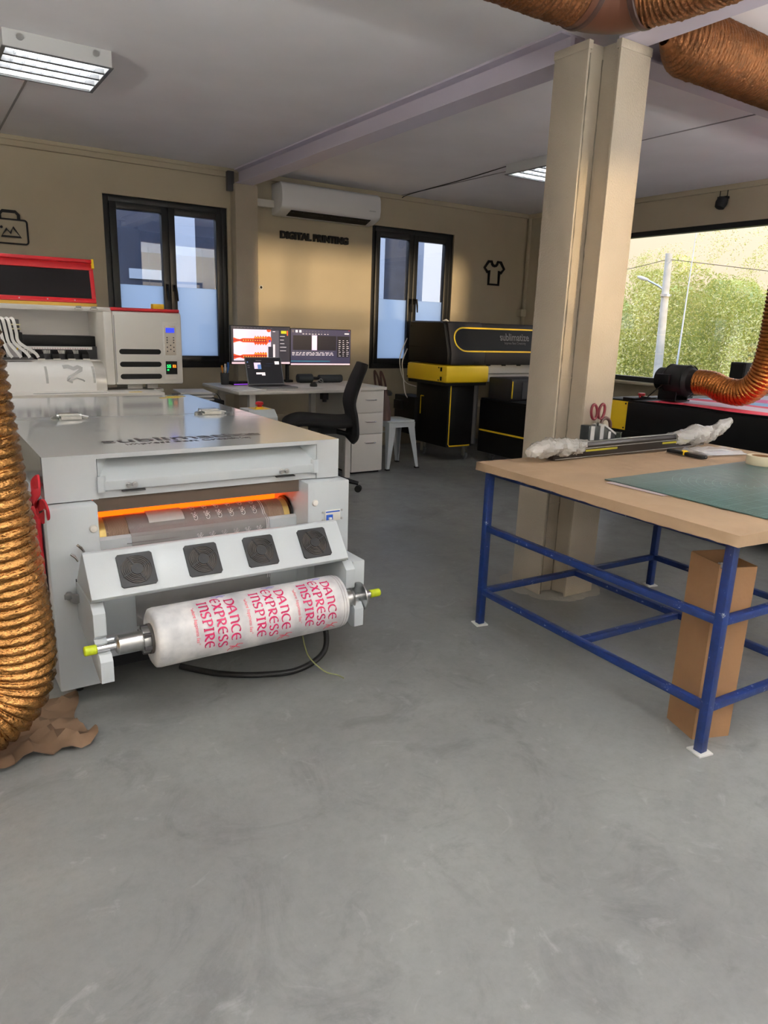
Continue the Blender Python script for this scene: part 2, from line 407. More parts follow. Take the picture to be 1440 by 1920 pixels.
for x in (.565, .585, 1.12, 1.14):
    if not bolt0: bolt0 = MB().lathe([(.0, -.008), (.007, -.008), (.007, 0), (.011, 0), (.011, .003)], (x, 2.393, .722), (0, 1, 0), 12, caps=False).build('bolt', M_steel, lid)
    else: cp(bolt0, (x-.565, 0, 0))
for x in (.545, 1.10): bx('magnet_plate', (x, 2.392, .700), (x+.075, 2.41, .704), M_dgrey, lid)
bx('panel_seam', (.311, 3.318, .8296), (1.364, 3.322, .8306), M_grey, lid)
def hinge(x):
    mb = MB(); mb.box((x-.045, 3.27, .83), (x+.045, 3.35, .836)).tube([(x-.05, 3.31, .842), (x+.05, 3.31, .842)], .010).box((x-.04, 3.295, .836), (x+.04, 3.345, .852)).box((x-.04, 3.25, .834), (x+.04, 3.29, .846))
    for dx in (-.062, .062): mb.lathe([(.012, 0), (.012, .006), (.006, .012)], (x+dx, 3.30, .83), (0, 0, 1), 8)
    mb.tube([(x-.075, 3.28, .838), (x-.05, 3.30, .842)], .004).tube([(x+.075, 3.28, .838), (x+.05, 3.30, .842)], .004)
    return mb.build('hinge', M_steel, lid)
hinge(.55); hinge(1.17)
text_obj('lettering', 'sublimatize', .115, .0004, (.535, 2.60, .8304), (1, 0.0, 0), (0, 1, 0), mat('dark_brown_print', (46, 38, 40), .4), lid, bold=.0012, width=.59)
text_obj('lettering', 'Impress Best Creativity', .05, .0004, (.60, 2.545, .8304), (1, 0, 0), (0, 1, 0), mat('dark_brown_print', (46, 38, 40), .4), lid, width=.47)
for x, y in ((1.20, 4.08), (1.15, 4.02)): bx('warning_sticker', (x, y, .83), (x+.11, y+.035, .8306), M_yel, lid)
# side cabinets
for nm, xa, xb, yf, zb in (('side_cabinet', .30, .455, 2.345, .055), ('side_cabinet', 1.205, 1.385, 2.345, .10)):
    c = bx(nm, (xa, yf, zb), (xb, 4.15, .678), M_white, press, .006)
    xm = xb-.018 if xa < .5 else xa+.03
    MB().lathe([(.0, 0), (.010, .001), (.013, .006), (.013, .008)], (xm, yf-.008, .60), (0, 1, 0), 16, caps=False).build('plastic_cap', M_offw, c)
    if xa < .5:
        mb = MB(); mb.lathe([(.013, 0), (.013, .01), (.006, .016), (.006, .03)], (.345, yf-.03, .395), (0, 1, 0), 14)
        mb.box((.330, yf-.034, .388), (.362, yf-.026, .402)).lathe([(.0, -.002), (.018, 0), (.018, .006)], (.36, yf-.036, .385), (.5, 1, .2), 14, caps=False)
        mb.build('latch_knob', M_grey, c)
        for q in ((.372, .52), (.392, .548)):
            MB().lathe([(.005, 0), (.005, .02)], (q[0], yf-.02, q[1]), (0, 1, 0), 8).tube([(q[0]-.012, yf-.022, q[1]+.012), (q[0], yf-.024, q[1]), (q[0]+.008, yf-.022, q[1]-.014)], .004).build('wing_screw', M_chrome, c)
    else:
        br = bx('breaker_plate', (1.278, yf-.004, .522), (1.345, yf, .565), M_offw, c, .001)
        bx('breaker_body', (1.282, yf-.008, .525), (1.31, yf-.004, .548), mat('blue_switch', (40, 90, 190), .4), c, .001)
        bx('breaker_label', (1.281, yf-.0046, .556), (1.342, yf-.004, .561), mat('blue_switch', (40, 90, 190), .4), c)
        bx('breaker_toggle', (1.29, yf-.016, .530), (1.302, yf-.008, .538), M_paper, c, .001)
        for q in ((1.270, .527), (1.270, .558), (1.353, .527), (1.353, .560)): MB().lathe([(0, -.003), (.005, -.002), (.005, 0)], (q[0], yf, q[1]), (0, 1, 0), 8, caps=False).build('screw', M_steel, c)
# inside of the slot
bx('back_baffle', (.456, 2.42, .634), (1.204, 2.426, .684), mat('heat_brown_plate', (92, 78, 66), .5, .2), press)
bx('inner_wall', (.455, 2.72, .12), (1.205, 2.74, .68), M_dark, press)
M_heat = mat('glowing_heater', (255, 92, 10), .4, emit=2.6)
bx('heater_panel', (.457, 2.64, .52), (1.203, 2.65, .64), M_heat, press)
MB().tube([(.458, 2.60, .615), (1.203, 2.60, .615)], .010, 10).build('heater_bar', M_heat, press)
dr = MB().tube([(.50, 2.535, .512), (1.165, 2.535, .512)], .070, 40).build('drum', mat('drum_felt', (122, 100, 82), .6, bump=.4, bscale=200), press)
mb = MB()
for k in range(26): mb.lathe([(.070, 0), (.0712, .0012), (.070, .0024)], (.51+k*.0043, 2.535, .512), (1, 0, 0), 40, caps=False)
for k in range(10): mb.lathe([(.070, 0), (.0708, .0012), (.070, .0024)], (1.105+k*.006, 2.535, .512), (1, 0, 0), 40, caps=False)
mb.build('felt_ridge', mat('drum_felt_light', (150, 126, 104), .6), dr)['kind'] = 'stuff'
for a, b in ((.458, .50), (1.165, 1.188)): MB().tube([(a, 2.535, .512), (b, 2.535, .512)], .0722, 40).build('brass_ring', mat('brass_band', (186, 160, 92), .4, .5), dr)
MB().lathe([(.074, 0), (.080, .004), (.080, .012), (.02, .016)], (1.188, 2.535, .512), (1, 0, 0), 32).build('drum_flange', M_black, dr)
# feed plate under the drum and the film running over drum and plate
pl = MB().prism([(2.440, .10), (2.440, .528), (2.450, .536), (2.456, .536), (2.456, .10)], 0, .456, 1.204).build('feed_plate', M_white, press)
mb = MB()
for k in range(10): mb.lathe([(.004, -.001), (.004, 0)], (.60+k*.055, 2.440, .455), (0, 1, 0), 8)
mb.build('peg_hole', M_dark, pl)['kind'] = 'stuff'
bx('plate_edge', (.56, 2.437, .505), (.74, 2.440, .508), M_grey, pl)
filmp = [(2.535+.0735*math.sin(R(a))*-1, .512+.0735*math.cos(R(a))) for a in range(-20, 61, 5)]
filmp += [(2.452, .543), (2.436, .531), (2.433, .51), (2.433, .20)]
xs = np.linspace(.595, 1.085, 2)
mb = MB()
n = len(filmp)
mb.add([(x, y, z) for x in (.575, 1.088) for y, z in filmp]+[(x, y+.0006, z-.0006) for x in (.575, 1.088) for y, z in filmp],
       [(i, i+1, n+i+1, n+i) for i in range(n-1)]+[(2*n+i, 3*n+i, 3*n+i+1, 2*n+i+1) for i in range(n-1)]+[(i, 2*n+i, 2*n+i+1, i+1) for i in range(n-1)]+[(n+i, n+i+1, 3*n+i+1, 3*n+i) for i in range(n-1)])
film = tag(mb.build('transfer_film', mat('translucent_film', (176, 172, 170), .22, alpha=.42)), 'grey translucent transfer film with rows of small white hand signs over the drum', 'film')
def drum_pt(x, a, k=.0742): return Vector((x, 2.535-k*math.sin(R(a)), .512+k*math.cos(R(a))))
mb = MB()
for x in (1.076, 1.083): mb.ribbon([drum_pt(x, a, .0745) for a in range(-15, 61, 5)]+[Vector((x, 2.435, .5325)), Vector((x, 2.4315, .51)), Vector((x, 2.4315, .30))], .002, (1e-3, -1, .2), .0006)
mb.build('film_edge_line', M_paper, film)
GL = [[(-.9, .5), (-.7, .9), (-.4, .6), (-.6, .3), (-.2, .2), (0, .55), (.2, 1.0), (.45, .9), (.3, .5), (0, .3), (.2, .1), (.6, .3), (.9, .6)],
      [(-.7, .05), (-.35, -.15), (-.6, -.35), (-.25, -.3), (0, -.45), (-.15, -.15), (.3, .05), (.6, -.2), (.55, -.7), (.2, -1.0), (-.3, -.95), (-.5, -.6)]]
for r, a0 in ((0, 8), (1, 44)):
    for c in range(6):
        x = .815+c*.046; mb = MB()
        for st in GL:
            pts = smooth_path([(p[0], p[1], 0) for p in st], 3)
            mb.ribbon([drum_pt(x+p.x*.0125, a0-p.y*13) for p in pts], .0018, drum_pt(x, a0, 1)-Vector((x, 2.535, .512)), .0005)
        mb.build('hand_sign', M_paper, film, smooth=False)
for c in range(6):
    x = .815+c*.046; mb = MB()
    for st in GL:
        mb.ribbon([(x+p.x*.0125, 2.4315, .497+p.y*.017) for p in smooth_path([(p[0], p[1], 0) for p in st], 3)], .0014, (0, -1, 0), .0005)
    mb.build('hand_sign', mat('pale_ink', (205, 206, 206), .5), film, smooth=False)
mb = MB()
g = [(x, a) for x in np.linspace(.648, .775, 4) for a in range(-14, 58, 8)]
na = len(range(-14, 58, 8))
mb.add([drum_pt(x, a, .0752+.0006*random.random()) for x, a in g], [(i*na+j, i*na+j+1, (i+1)*na+j+1, (i+1)*na+j) for i in range(3) for j in range(na-1)])
tag(mb.build('paper_offcut', mat('pale_blue_paper', (208, 214, 212), .6)), 'pale paper offcut lying on the film over the drum', 'paper')
# fan shelf
sh = MB().prism([(2.195, .567), (2.10, .452), (2.115, .437), (2.33, .437), (2.212, .567)], 0, .372, 1.245).build('fan_shelf', M_white, press, .003)
fu = Vector((1, 0, 0)); fn = Vector((0, -.115, .095)).normalized(); fv = fu.cross(fn)*-1
if fv.z < 0: fv = -fv
M_gr = mat('fan_guard_black', (26, 26, 27), .5); M_mesh = mat('fan_mesh_dark', (84, 72, 62), .7)
fan_parts = []
for i, x in enumerate((.516, .725, .925, 1.128)):
    c = Vector((x, 2.1475, .5095))+fn*.001; hs = .054
    T = Matrix((fu, fv, fn)).transposed().to_4x4(); T.translation = c
    if i == 0:
        setxf(T)
        base = MB().prism([(-hs+.006, -hs), (hs-.006, -hs), (hs, -hs+.006), (hs, hs-.006), (hs-.006, hs), (-hs+.006, hs), (-hs, hs-.006), (-hs, -hs+.006)], 2, 0, .006).build('fan_guard', M_gr, sh)
        fan_parts.append(base)
        fan_parts.append(MB().lathe([(.047, .0062), (.047, .0066), (.001, .0066)], (0, 0, 0), (0, 0, 1), 32, caps=False).build('fan_mesh', M_mesh, base))
        rg = MB()
        for rr in (.023, .0285, .034, .0395, .045): rg.lathe([(rr-.0012, .0062), (rr-.0012, .010), (rr+.0012, .010), (rr+.0012, .0062)], (0, 0, 0), (0, 0, 1), 40, caps=False)
        for a in range(4):
            cA, sA = math.cos(R(a*90+25)), math.sin(R(a*90+25))
            rg.ribbon([(cA*.017, sA*.017, .0062), (cA*.048, sA*.048, .0062)], .004, (0, 0, 1), .0038)
        fan_parts.append(rg.build('guard_rings', M_gr, base))
        fan_parts.append(MB().lathe([(.018, .006), (.018, .011), (.001, .0115)], (0, 0, 0), (0, 0, 1), 28, caps=False).build('hub_disc', M_gr, base))
        setxf()
    else:
        d = c-(Vector((.516, 2.1475, .5095))+fn*.001); b = cp(fan_parts[0], d)
        for q in fan_parts[1:]: cp(q, (0, 0, 0), b)
# arms carrying the take-up shaft
def arm(xa, xb):
    p = [(2.345, .43), (2.13, .43), (2.10, .405), (2.10, .335), (2.115, .322), (2.075, .296), (2.05, .296), (2.035, .278), (2.035, .212), (2.06, .205), (2.345, .30)]
    a = MB().prism(p, 0, xa, xb).build('roll_arm', M_white, press, .001)
    bx('arm_slot', ((xa+xb)/2+.008, 2.14, .4295), ((xa+xb)/2+.013, 2.19, .4305), M_dark, a)
    return a
arm(.372, .408); arm(1.235, 1.272); bx('motor_cover', (1.276, 2.12, .285), (1.325, 2.345, .425), M_white, press, .004)
bx('seam_line', (.372, 2.343, .30), (.375, 2.346, .44), M_dark, press)
MB().tube([(.408, 2.20, .27), (1.235, 2.20, .27)], .017, 16).build('core_tube', M_alu, press)
# casters under the press
for i, (x, y) in enumerate(((.37, 2.45), (1.27, 2.50), (.37, 4.0), (1.27, 4.0))):
    z = .055 if x < .5 else .10
    k = bx('caster', (x-.03, y-.03, z-.012), (x+.03, y+.03, z), M_steel, press)
    MB().lathe([(.012, -.012), (.024, -.011), (.026, 0), (.024, .011), (.012, .012)], (x, y-.01, .026), (1, 0, 0), 16).build('wheel', M_rubber, k)
    MB().box((x-.018, y-.03, .026), (x-.014, y+.01, z-.01)).box((x+.014, y-.03, .026), (x+.018, y+.01, z-.01)).build('fork', M_steel, k)
bx('lower_bracket', (1.09, 2.33, .105), (1.205, 2.45, .15), M_white, press, .003)
bx('chassis_shade_pan', (.456, 2.46, .05), (1.204, 4.1, .12), M_dark, press)  # black chassis pan, added to stand for the deep shade under the press
MB().lathe([(.045, 0), (.05, .006), (.05, .02), (.03, .03)], (1.13, 2.38, .085), (0, 0, 1), 20).build('motor_foot', M_grey, press)
# black hose and string under the roll
tag(MB().tube(smooth_path([(1.22, 2.30, .20), (1.24, 2.26, .12), (1.20, 2.20, .05), (1.08, 2.18, .016), (.94, 2.22, .014), (.82, 2.30, .014), (.72, 2.42, .014)], 10), .011, 12).build('black_hose', M_rubber), 'black hose looping on the floor under the printed roll', 'hose')
tag(MB().tube(smooth_path([(1.085, 2.15, .17), (1.10, 2.13, .09), (1.15, 2.10, .03), (1.20, 2.09, .006), (1.21, 2.06, .004)], 8), .0025, 6).build('green_string', mat('olive_string', (120, 122, 78), .8)), 'thin olive string hanging from the printed roll to the floor', 'string')
# take-up shaft with the printed roll
AX, AZ, RR = 2.072, .309, .093
shaft = thing('take_up_shaft', 'steel take-up shaft with lime green grips resting in the press arms', 'shaft', (.85, AX, AZ-.013))
MB().tube([(.36, AX, AZ), (1.325, AX, AZ)], .0125, 16).build('rod', M_chrome, shaft)
for a, b in ((.335, .372), (1.318, 1.362)): MB().lathe([(.012, 0), (.015, .003), (.015, b-a-.004), (.012, b-a)], (a, AX, AZ), (1, 0, 0), 14).build('grip', M_lime, shaft)
MB().lathe([(.022, 0), (.030, .006), (.030, .075), (.040, .076), (.042, .10), (.036, .115)], (.425, AX, AZ), (1, 0, 0), 24).build('chuck', M_steel, shaft)
mb = MB()
for k in range(6):
    a = R(k*60+20); mb.box((.500, AX+math.cos(a)*.038-.007, AZ+math.sin(a)*.038-.007), (.528, AX+math.cos(a)*.038+.007, AZ+math.sin(a)*.038+.007))
mb.build('chuck_jaw', M_dgrey, shaft, .002)['kind'] = 'stuff'
MB().lathe([(.028, 0), (.032, .02), (.030, .05), (.036, .056)], (1.185, AX, AZ), (1, 0, 0), 24).build('tail_chuck', M_steel, shaft)
MB().lathe([(.030, 0), (.052, .002), (.052, .007), (.030, .009)], (1.274, AX, AZ), (1, 0, 0), 32).build('flange_disc', M_steel, shaft)
roll = thing('printed_roll', 'large roll of white paper printed with magenta lettering', 'paper roll', (.855, AX, AZ-RR))
MB().lathe([(.045, 0), (RR-.012, -.002), (RR-.002, .004), (RR, .014), (RR-.001, .16), (RR+.001, .34), (RR, .50), (RR+.0008, .64), (RR-.002, .652), (.045, .654)], (.53, AX, AZ), (1, 0, 0), 64, caps=False).build('paper_winding', M_marble, roll, sharp=50)
MB().lathe([(.036, 0), (.036, -.004), (.047, -.004), (.047, .668), (.036, .668)], (.525, AX, AZ), (1, 0, 0), 32, caps=False).build('cardboard_core', mat('dark_core', (60, 56, 52), .6), roll)
mb = MB()
for x in (1.160, 1.170): mb.lathe([(RR+.0004, 0), (RR+.0012, .0006), (RR+.0004, .0014)], (x, AX, AZ), (1, 0, 0), 64, caps=False)
mb.build('edge_line', mat('brown_line', (92, 50, 48), .5), roll)
# stroke alphabet, drawn with a broad pen
def A(cx_, cy_, rx, ry, a0, a1, n=10): return [(cx_+rx*math.cos(R(a0+(a1-a0)*i/n)), cy_+ry*math.sin(R(a0+(a1-a0)*i/n))) for i in range(n+1)]
GLY = {'D': (.72, [[(.12, .95), (.12, 0)], [(-.05, .93), (.25, 1.0)]+A(.25, .5, .42, .5, 85, -90), [(.25, 0), (0, .02)]]),
       'A': (.70, [[(.35, 1), (.62, 0)], [(.35, 1)]+A(.35, .45, .33, .5, 130, 200, 6)+[(.03, 0)], [(.08, .38), (.55, .38)], [(.55, .0), (.70, .0)]]),
       'N': (.66, [[(.12, .95), (.12, 0)], [(0, .95), (.15, .98)]+A(.33, .62, .24, .36, 130, 0, 8)+[(.57, .1), (.66, 0)]]),
       'C': (.64, [A(.38, .5, .36, .5, 50, 310, 14)]),
       'E': (.62, [A(.36, .5, .34, .5, 60, 300, 14), [(.05, .52), (.50, .52)], [(.50, .60), (.50, .44)]]),
       'X': (.68, [[(.02, .98), (.18, .9), (.50, .1), (.66, 0)], [(.62, .98), (.48, .85), (.15, .12), (0, 0)]]),
       'P': (.60, [[(.14, .97), (.14, 0)], [(-.02, .95), (.2, 1.0)]+A(.26, .72, .28, .27, 90, -90, 9)+[(.14, .45)], [(.02, 0), (.28, 0)]]),
       'R': (.68, [[(.14, .97), (.14, 0)], [(-.02, .95), (.2, 1.0)]+A(.26, .72, .28, .27, 90, -90, 9)+[(.2, .46), (.48, .08), (.68, -.02)]]),
       'S': (.54, [A(.26, .74, .22, .25, 30, 250, 10)+[(.38, .38)]+A(.24, .24, .22, .25, 30, -150, 10)]),
       'I': (.34, [[(.16, .97), (.16, .03)], [(.02, 1.0), (.30, .95)], [(.02, 0), (.30, 0)]])}
def word_on_roll(w, x0, size, a0, length, mtl, thick=.21, thin=.07):
    tot = sum(GLY[c][0]+.10 for c in w); adv = length/tot; mb = MB(); t = 0
    for c in w:
        for st in GLY[c][1]:
            pts = []
            for i in range(len(st)-1):                                  # refine long strokes so that they follow the curve
                k = max(1, int(math.hypot(st[i+1][0]-st[i][0], st[i+1][1]-st[i][1])/.12))
                pts += [(st[i][0]+(st[i+1][0]-st[i][0])*j/k, st[i][1]+(st[i+1][1]-st[i][1])*j/k) for j in range(k)]
            pts.append(st[-1]); P = []; Wd = []
            for i, (u, v) in enumerate(pts):
                d = Vector((pts[min(i+1, len(pts)-1)][0]-pts[max(i-1, 0)][0], pts[min(i+1, len(pts)-1)][1]-pts[max(i-1, 0)][1])); d.normalize()
                Wd.append((thin+(thick-thin)*abs(d.y*math.cos(R(20))-d.x*math.sin(R(20))))*size)
                ph = R(a0)+(t+u)*adv/RR; k = RR+.0012
                P.append(Vector((x0+v*size, AX-k*math.sin(ph), AZ+k*math.cos(ph))))
            n_ = len(P); vs = []; fs = []
            for i, p in enumerate(P):
                rad = Vector((0, p.y-AX, p.z-AZ)).normalized(); d = (P[min(i+1, n_-1)]-P[max(i-1, 0)]).normalized(); sd = d.cross(rad).normalized()*Wd[i]/2
                vs += [p-sd, p+sd]
            fs = [(2*i, 2*i+1, 2*i+3, 2*i+2) for i in range(n_-1)]
            mb.add(vs, fs)
        t += GLY[c][0]+.10
    return mb.build('printed_word', mtl, roll, smooth=False)
def roll_text(s, x0, size, a0, length, mtl):
    cu = bpy.data.curves.new('t', 'FONT'); cu.body = s; cu.size = 1; cu.resolution_u = 3; cu.shear = .25
    o = bpy.data.objects.new('t', cu); COL.objects.link(o)
    me = bpy.data.meshes.new_from_object(o.evaluated_get(bpy.context.evaluated_depsgraph_get())); bpy.data.objects.remove(o); bpy.data.curves.remove(cu)
    w = max(v.co.x for v in me.vertices); mb = MB(); vs = []
    for v in me.vertices:
        ph = R(a0)+v.co.x/w*length/RR; k = RR+.0014; vs.append((x0+v.co.y*size, AX-k*math.sin(ph), AZ+k*math.cos(ph)))
    mb.add(vs, [tuple(p.vertices) for p in me.polygons]); bpy.data.meshes.remove(me)
    return mb.build('printed_word', mtl, roll, smooth=False)
M_pink = mat('pink_ink', (222, 70, 96), .5); M_vio = mat('violet_ink', (150, 146, 196), .5)
for r in range(3):
    o = 1.098-.172*r
    word_on_roll('DANCE', o, .029, 14, .150, M_mag)
    if o-.045 > .55: word_on_roll('EXPRESS', o-.043, .029, 6, .178, M_mag); 
    if o-.09 > .55: word_on_roll('INSPIRE', o-.086, .029, 10, .165, M_mag)
    if o-.12 > .55: roll_text('“where happiness lies”', o-.112, .016, 20, .125, M_pink)
    mb = MB()                                                          # small dancing figure after the first word
    def rp_(x, a): k = RR+.0014; return Vector((o+.012+x*.03, AX-k*math.sin(R(a)), AZ+k*math.cos(R(a))))
    for st in ([(-.6, 116), (.1, 120), (.7, 128)], [(-.3, 128), (.1, 120), (.3, 112)], [(.1, 120), (.5, 114), (.9, 116)], [(-.1, 119), (-.5, 124), (-.7, 131)]):
        mb.ribbon([rp_(*p) for p in st], .0022, (0, -1, -.2), .0003)
    mb.build('printed_dancer', M_pink, roll, smooth=False)
    mb = MB()
    for st in ([(-1.4, -6), (-.9, -2), (-.4, -5), (.1, -1)], [(-1.0, 3), (-.6, -1), (-.2, 3)]): mb.ribbon([rp_(*p) for p in st], .004, (0, -.2, 1), .0003)
    mb.build('printed_flourish', M_vio, roll, smooth=False)
# red strap on the left side of the press
st = thing('red_strap', 'red fabric strap hanging down the left side of the heat press', 'strap', (.27, 2.6, .1))
MB().prism([(2.40, .10), (2.40, .64), (2.75, .66), (2.80, .10)], 0, .284, .294).build('strap_band', mat('red_cloth', (170, 18, 34), .7, bump=.2, bscale=40), st, .003)
for lp in ([(.29, 2.48, .655), (.275, 2.41, .70), (.29, 2.385, .735), (.30, 2.43, .755), (.29, 2.50, .72), (.28, 2.47, .67)], [(.285, 2.46, .66), (.30, 2.36, .69), (.302, 2.35, .66), (.29, 2.41, .635), (.285, 2.45, .655)]):
    MB().ribbon(smooth_path(lp, 8), .034, (1, .15, .2), .006).build('strap_loop', mat('red_cloth', (170, 18, 34), .7), st)
# ---------------------------------------------------------------- white roll printer with raised red lid
pr_ = thing('roll_printer', 'white wide roll printer with its red framed lid raised and a blue display', 'printer', (.4, 5.1, 0))
PY = 4.85
M_pw = mat('printer_white', (226, 223, 217), .38); M_rc = mat('roll_platen_metal', (206, 204, 198), .28, .6)
hb = MB().prism([(PY, .835), (PY, 1.285), (PY+.02, 1.30), (5.42, 1.30), (5.42, .835)], 0, 1.105, 1.545).build('end_housing', M_pw, pr_, .014)
bx('red_strip', (1.10, PY+.005, 1.297), (1.535, 5.40, 1.318), M_red, pr_, .006)
for z in (1.045, .965, .887):
    a = MB(); pts = arc(1.152, z, .0165, 90, 270, 8)+arc(1.385, z, .0165, -90, 90, 8)
    a.prism([(p[0], p[1]) for p in pts], 1, PY-.001, PY+.004).build('vent_slot', M_dark, hb)
cpn = bx('control_panel', (1.418, PY-.004, .865), (1.508, PY, 1.235), M_pw, hb, .002)
bx('key_plate', (1.428, PY-.007, 1.025), (1.500, PY-.004, 1.215), mat('key_beige', (214, 204, 190), .4), cpn, .001)
bx('blue_display', (1.436, PY-.010, 1.17), (1.492, PY-.007, 1.200), M_lcd, cpn)
kb = None
for x, z in ((1.443, 1.138), (1.443, 1.122), (1.443, 1.106), (1.486, 1.138), (1.486, 1.122), (1.486, 1.106), (1.465, 1.088), (1.443, 1.076), (1.486, 1.076), (1.465, 1.062), (1.443, 1.050), (1.486, 1.050)):
    if kb is None: kb = MB().lathe([(.0, -.003), (.0042, -.002), (.0042, 0)], (x, PY-.007, z), (0, 1, 0), 10, caps=False).build('key', M_dgrey, cpn); kx, kz = x, z
    else: cp(kb, (x-kx, 0, z-kz))
bx('heater_display', (1.428, PY-.009, .90), (1.503, PY-.004, .985), M_dark, cpn, .001)
text_obj('green_digits', '55', .028, .0003, (1.434, PY-.0095, .943), (1, 0, 0), (0, 0, 1), M_led_g, cpn, bold=.001)
text_obj('green_digits', '40', .014, .0003, (1.434, PY-.0095, .924), (1, 0, 0), (0, 0, 1), M_led_g, cpn, bold=.0006)
text_obj('orange_digits', '52', .024, .0003, (1.472, PY-.0095, .945), (1, 0, 0), (0, 0, 1), M_led_o, cpn, bold=.001)
bx('door_gap', (1.112, PY-.001, .85), (1.115, PY+.002, 1.27), M_grey, hb)
# inner end post, back wall, top rail
MB().prism([(PY+.0, .835), (PY+.0, 1.29), (5.42, 1.30), (5.42, .835)], 0, 1.05, 1.104).build('end_post', M_pw, pr_, .008)
bx('back_panel', (-1.2, 5.30, .95), (1.05, 5.34, 1.30), mat('printer_lit_white', (244, 242, 238), .45), pr_)  # whiter than the housing, brightness of the open inside put into the colour
bx('top_rail', (-1.2, PY+.02, 1.285), (1.105, PY+.07, 1.315), M_pw, pr_, .004); bx('hinge_rail', (-1.2, PY+.19, 1.295), (1.105, PY+.24, 1.315), M_pw, pr_, .004)
bx('work_light', (-1.2, PY+.072, 1.292), (1.03, PY+.084, 1.300), mat('work_light_strip', (255, 250, 240), .4, emit=5), pr_)
bx('brass_hinge_strip', (-1.2, PY+.20, 1.315), (1.06, PY+.23, 1.337), mat('brass_strip', (178, 140, 60), .4, .5), pr_)
bx('rail_beam', (-1.2, 5.12, 1.06), (1.05, 5.28, 1.13), M_black, pr_, .003)
bx('rail_face', (-1.2, 5.09, .985), (1.05, 5.12, 1.065), M_dgrey, pr_)
bx('ruler', (.61, 5.085, 1.045), (1.02, 5.09, 1.062), M_paper, pr_)
mb = MB()
for k in range(26): mb.box((.615+k*.015, 5.083, 1.047), (.617+k*.015, 5.085, 1.055))
mb.build('ruler_mark', mat('ruler_red', (190, 60, 80), .5), pr_)['kind'] = 'stuff'
mb = MB()
for k in range(30): mb.box((.62+k*.0105, 5.080, 1.018), (.627+k*.0105, 5.09, 1.040))
mb.build('ruler_teeth', M_offw, pr_)['kind'] = 'stuff'
bx('media_plate', (-1.2, 5.0, .975), (1.05, 5.12, .985), M_steel, pr_)
pin = None
for x in (.672, .762, .850, .938):
    k = MB().prism([(5.0, .985), (5.0, 1.02), (5.06, 1.045), (5.085, 1.02), (5.085, .985)], 0, x, x+.042).build('pinch_roller', M_black, pr_, .004)
    bx('roller_foot', (x+.003, 4.985, .984), (x+.045, 5.0, .992), M_offw, k)
platen = [(5.10, .975), (4.98, .975)]+[(4.98-.13*math.sin(R(a)), .845+.13*math.cos(R(a))) for a in range(10, 91, 10)]+[(4.85, .79), (5.10, .79)]
MB().prism(platen, 0, -1.2, 1.05).build('platen', M_rc, pr_)
pp = [(5.08, .9765), (4.98, .9765)]+[(4.98-.1315*math.sin(R(a)), .845+.1315*math.cos(R(a))) for a in range(10, 91, 10)]+[(4.8485, .80)]
mb = MB(); n = len(pp)
mb.add([(x, y, z) for x in (.30, .985) for y, z in pp], [(i, i+1, n+i+1, n+i) for i in range(n-1)])
pap = tag(mb.build('print_paper', M_paper), 'white paper with faint grey prints feeding over the roll printer', 'paper')
mb = MB()
def pp_pt(x, a): return Vector((x, 4.98-.1322*math.sin(R(a)), .845+.1322*math.cos(R(a))))
for st, w in (([(.80, 40), (.83, 38), (.86, 46), (.89, 40), (.90, 44)], .03), ([(.905, 40), (.90, 52), (.86, 62), (.825, 70), (.82, 80), (.845, 85)], .024), ([(.83, 80), (.87, 74), (.91, 80), (.915, 84)], .014)):
    mb.ribbon([pp_pt(*p) for p in st], w, (0, -.7, .7), .0004)
mb.build('grey_print', mat('grey_ink', (178, 178, 176), .5), pap, smooth=False)
for x in (.47, .70, .975): MB().ribbon([pp_pt(x, a) for a in (38, 50, 62, 74, 88)], .014, (0, -.7, .7), .0004).build('grey_band', mat('grey_ink', (168, 168, 166), .5), pap, smooth=False)
setxf(Matrix.Translation((.10, 0, 0)))
# carriage with ribbon cables
ca = bx('print_carriage', (.30, 4.97, 1.0), (.50, 5.11, 1.15), M_black, pr_, .006)
bx('carriage_top', (.36, 5.0, 1.15), (.49, 5.14, 1.225), M_dgrey, ca, .004); bx('damper_box', (.40, 4.955, 1.0), (.485, 4.975, 1.085), mat('clear_plastic', (210, 208, 214), .2, alpha=.8), ca, .003)
for z in (1.165, 1.19): bx('board_strip', (.44, 4.99, z), (.495, 5.0, z+.008), mat('pale_strip', (220, 214, 170), .5), ca)
bx('carriage_base', (.36, 4.95, .985), (.545, 5.08, 1.0), M_dgrey, ca)
for k in range(4):
    x = .38+.028*k
    MB().ribbon(smooth_path([(x-.02, 5.02, 1.235), (x-.01, 4.955, 1.22), (x, 4.95, 1.15), (x+.01, 4.945, 1.09), (x+.03+.02*k, 4.94, 1.03), (x+.05+.02*k, 4.945, 1.0)], 6), .018, (0, -1, .1), .0015).build('flat_cable', M_paper, ca)
MB().tube(smooth_path([(.455, 4.95, 1.09), (.465, 4.945, 1.065), (.45, 4.945, 1.03)], 6), .004, 8).build('yellow_tube', M_yel, ca)
setxf()
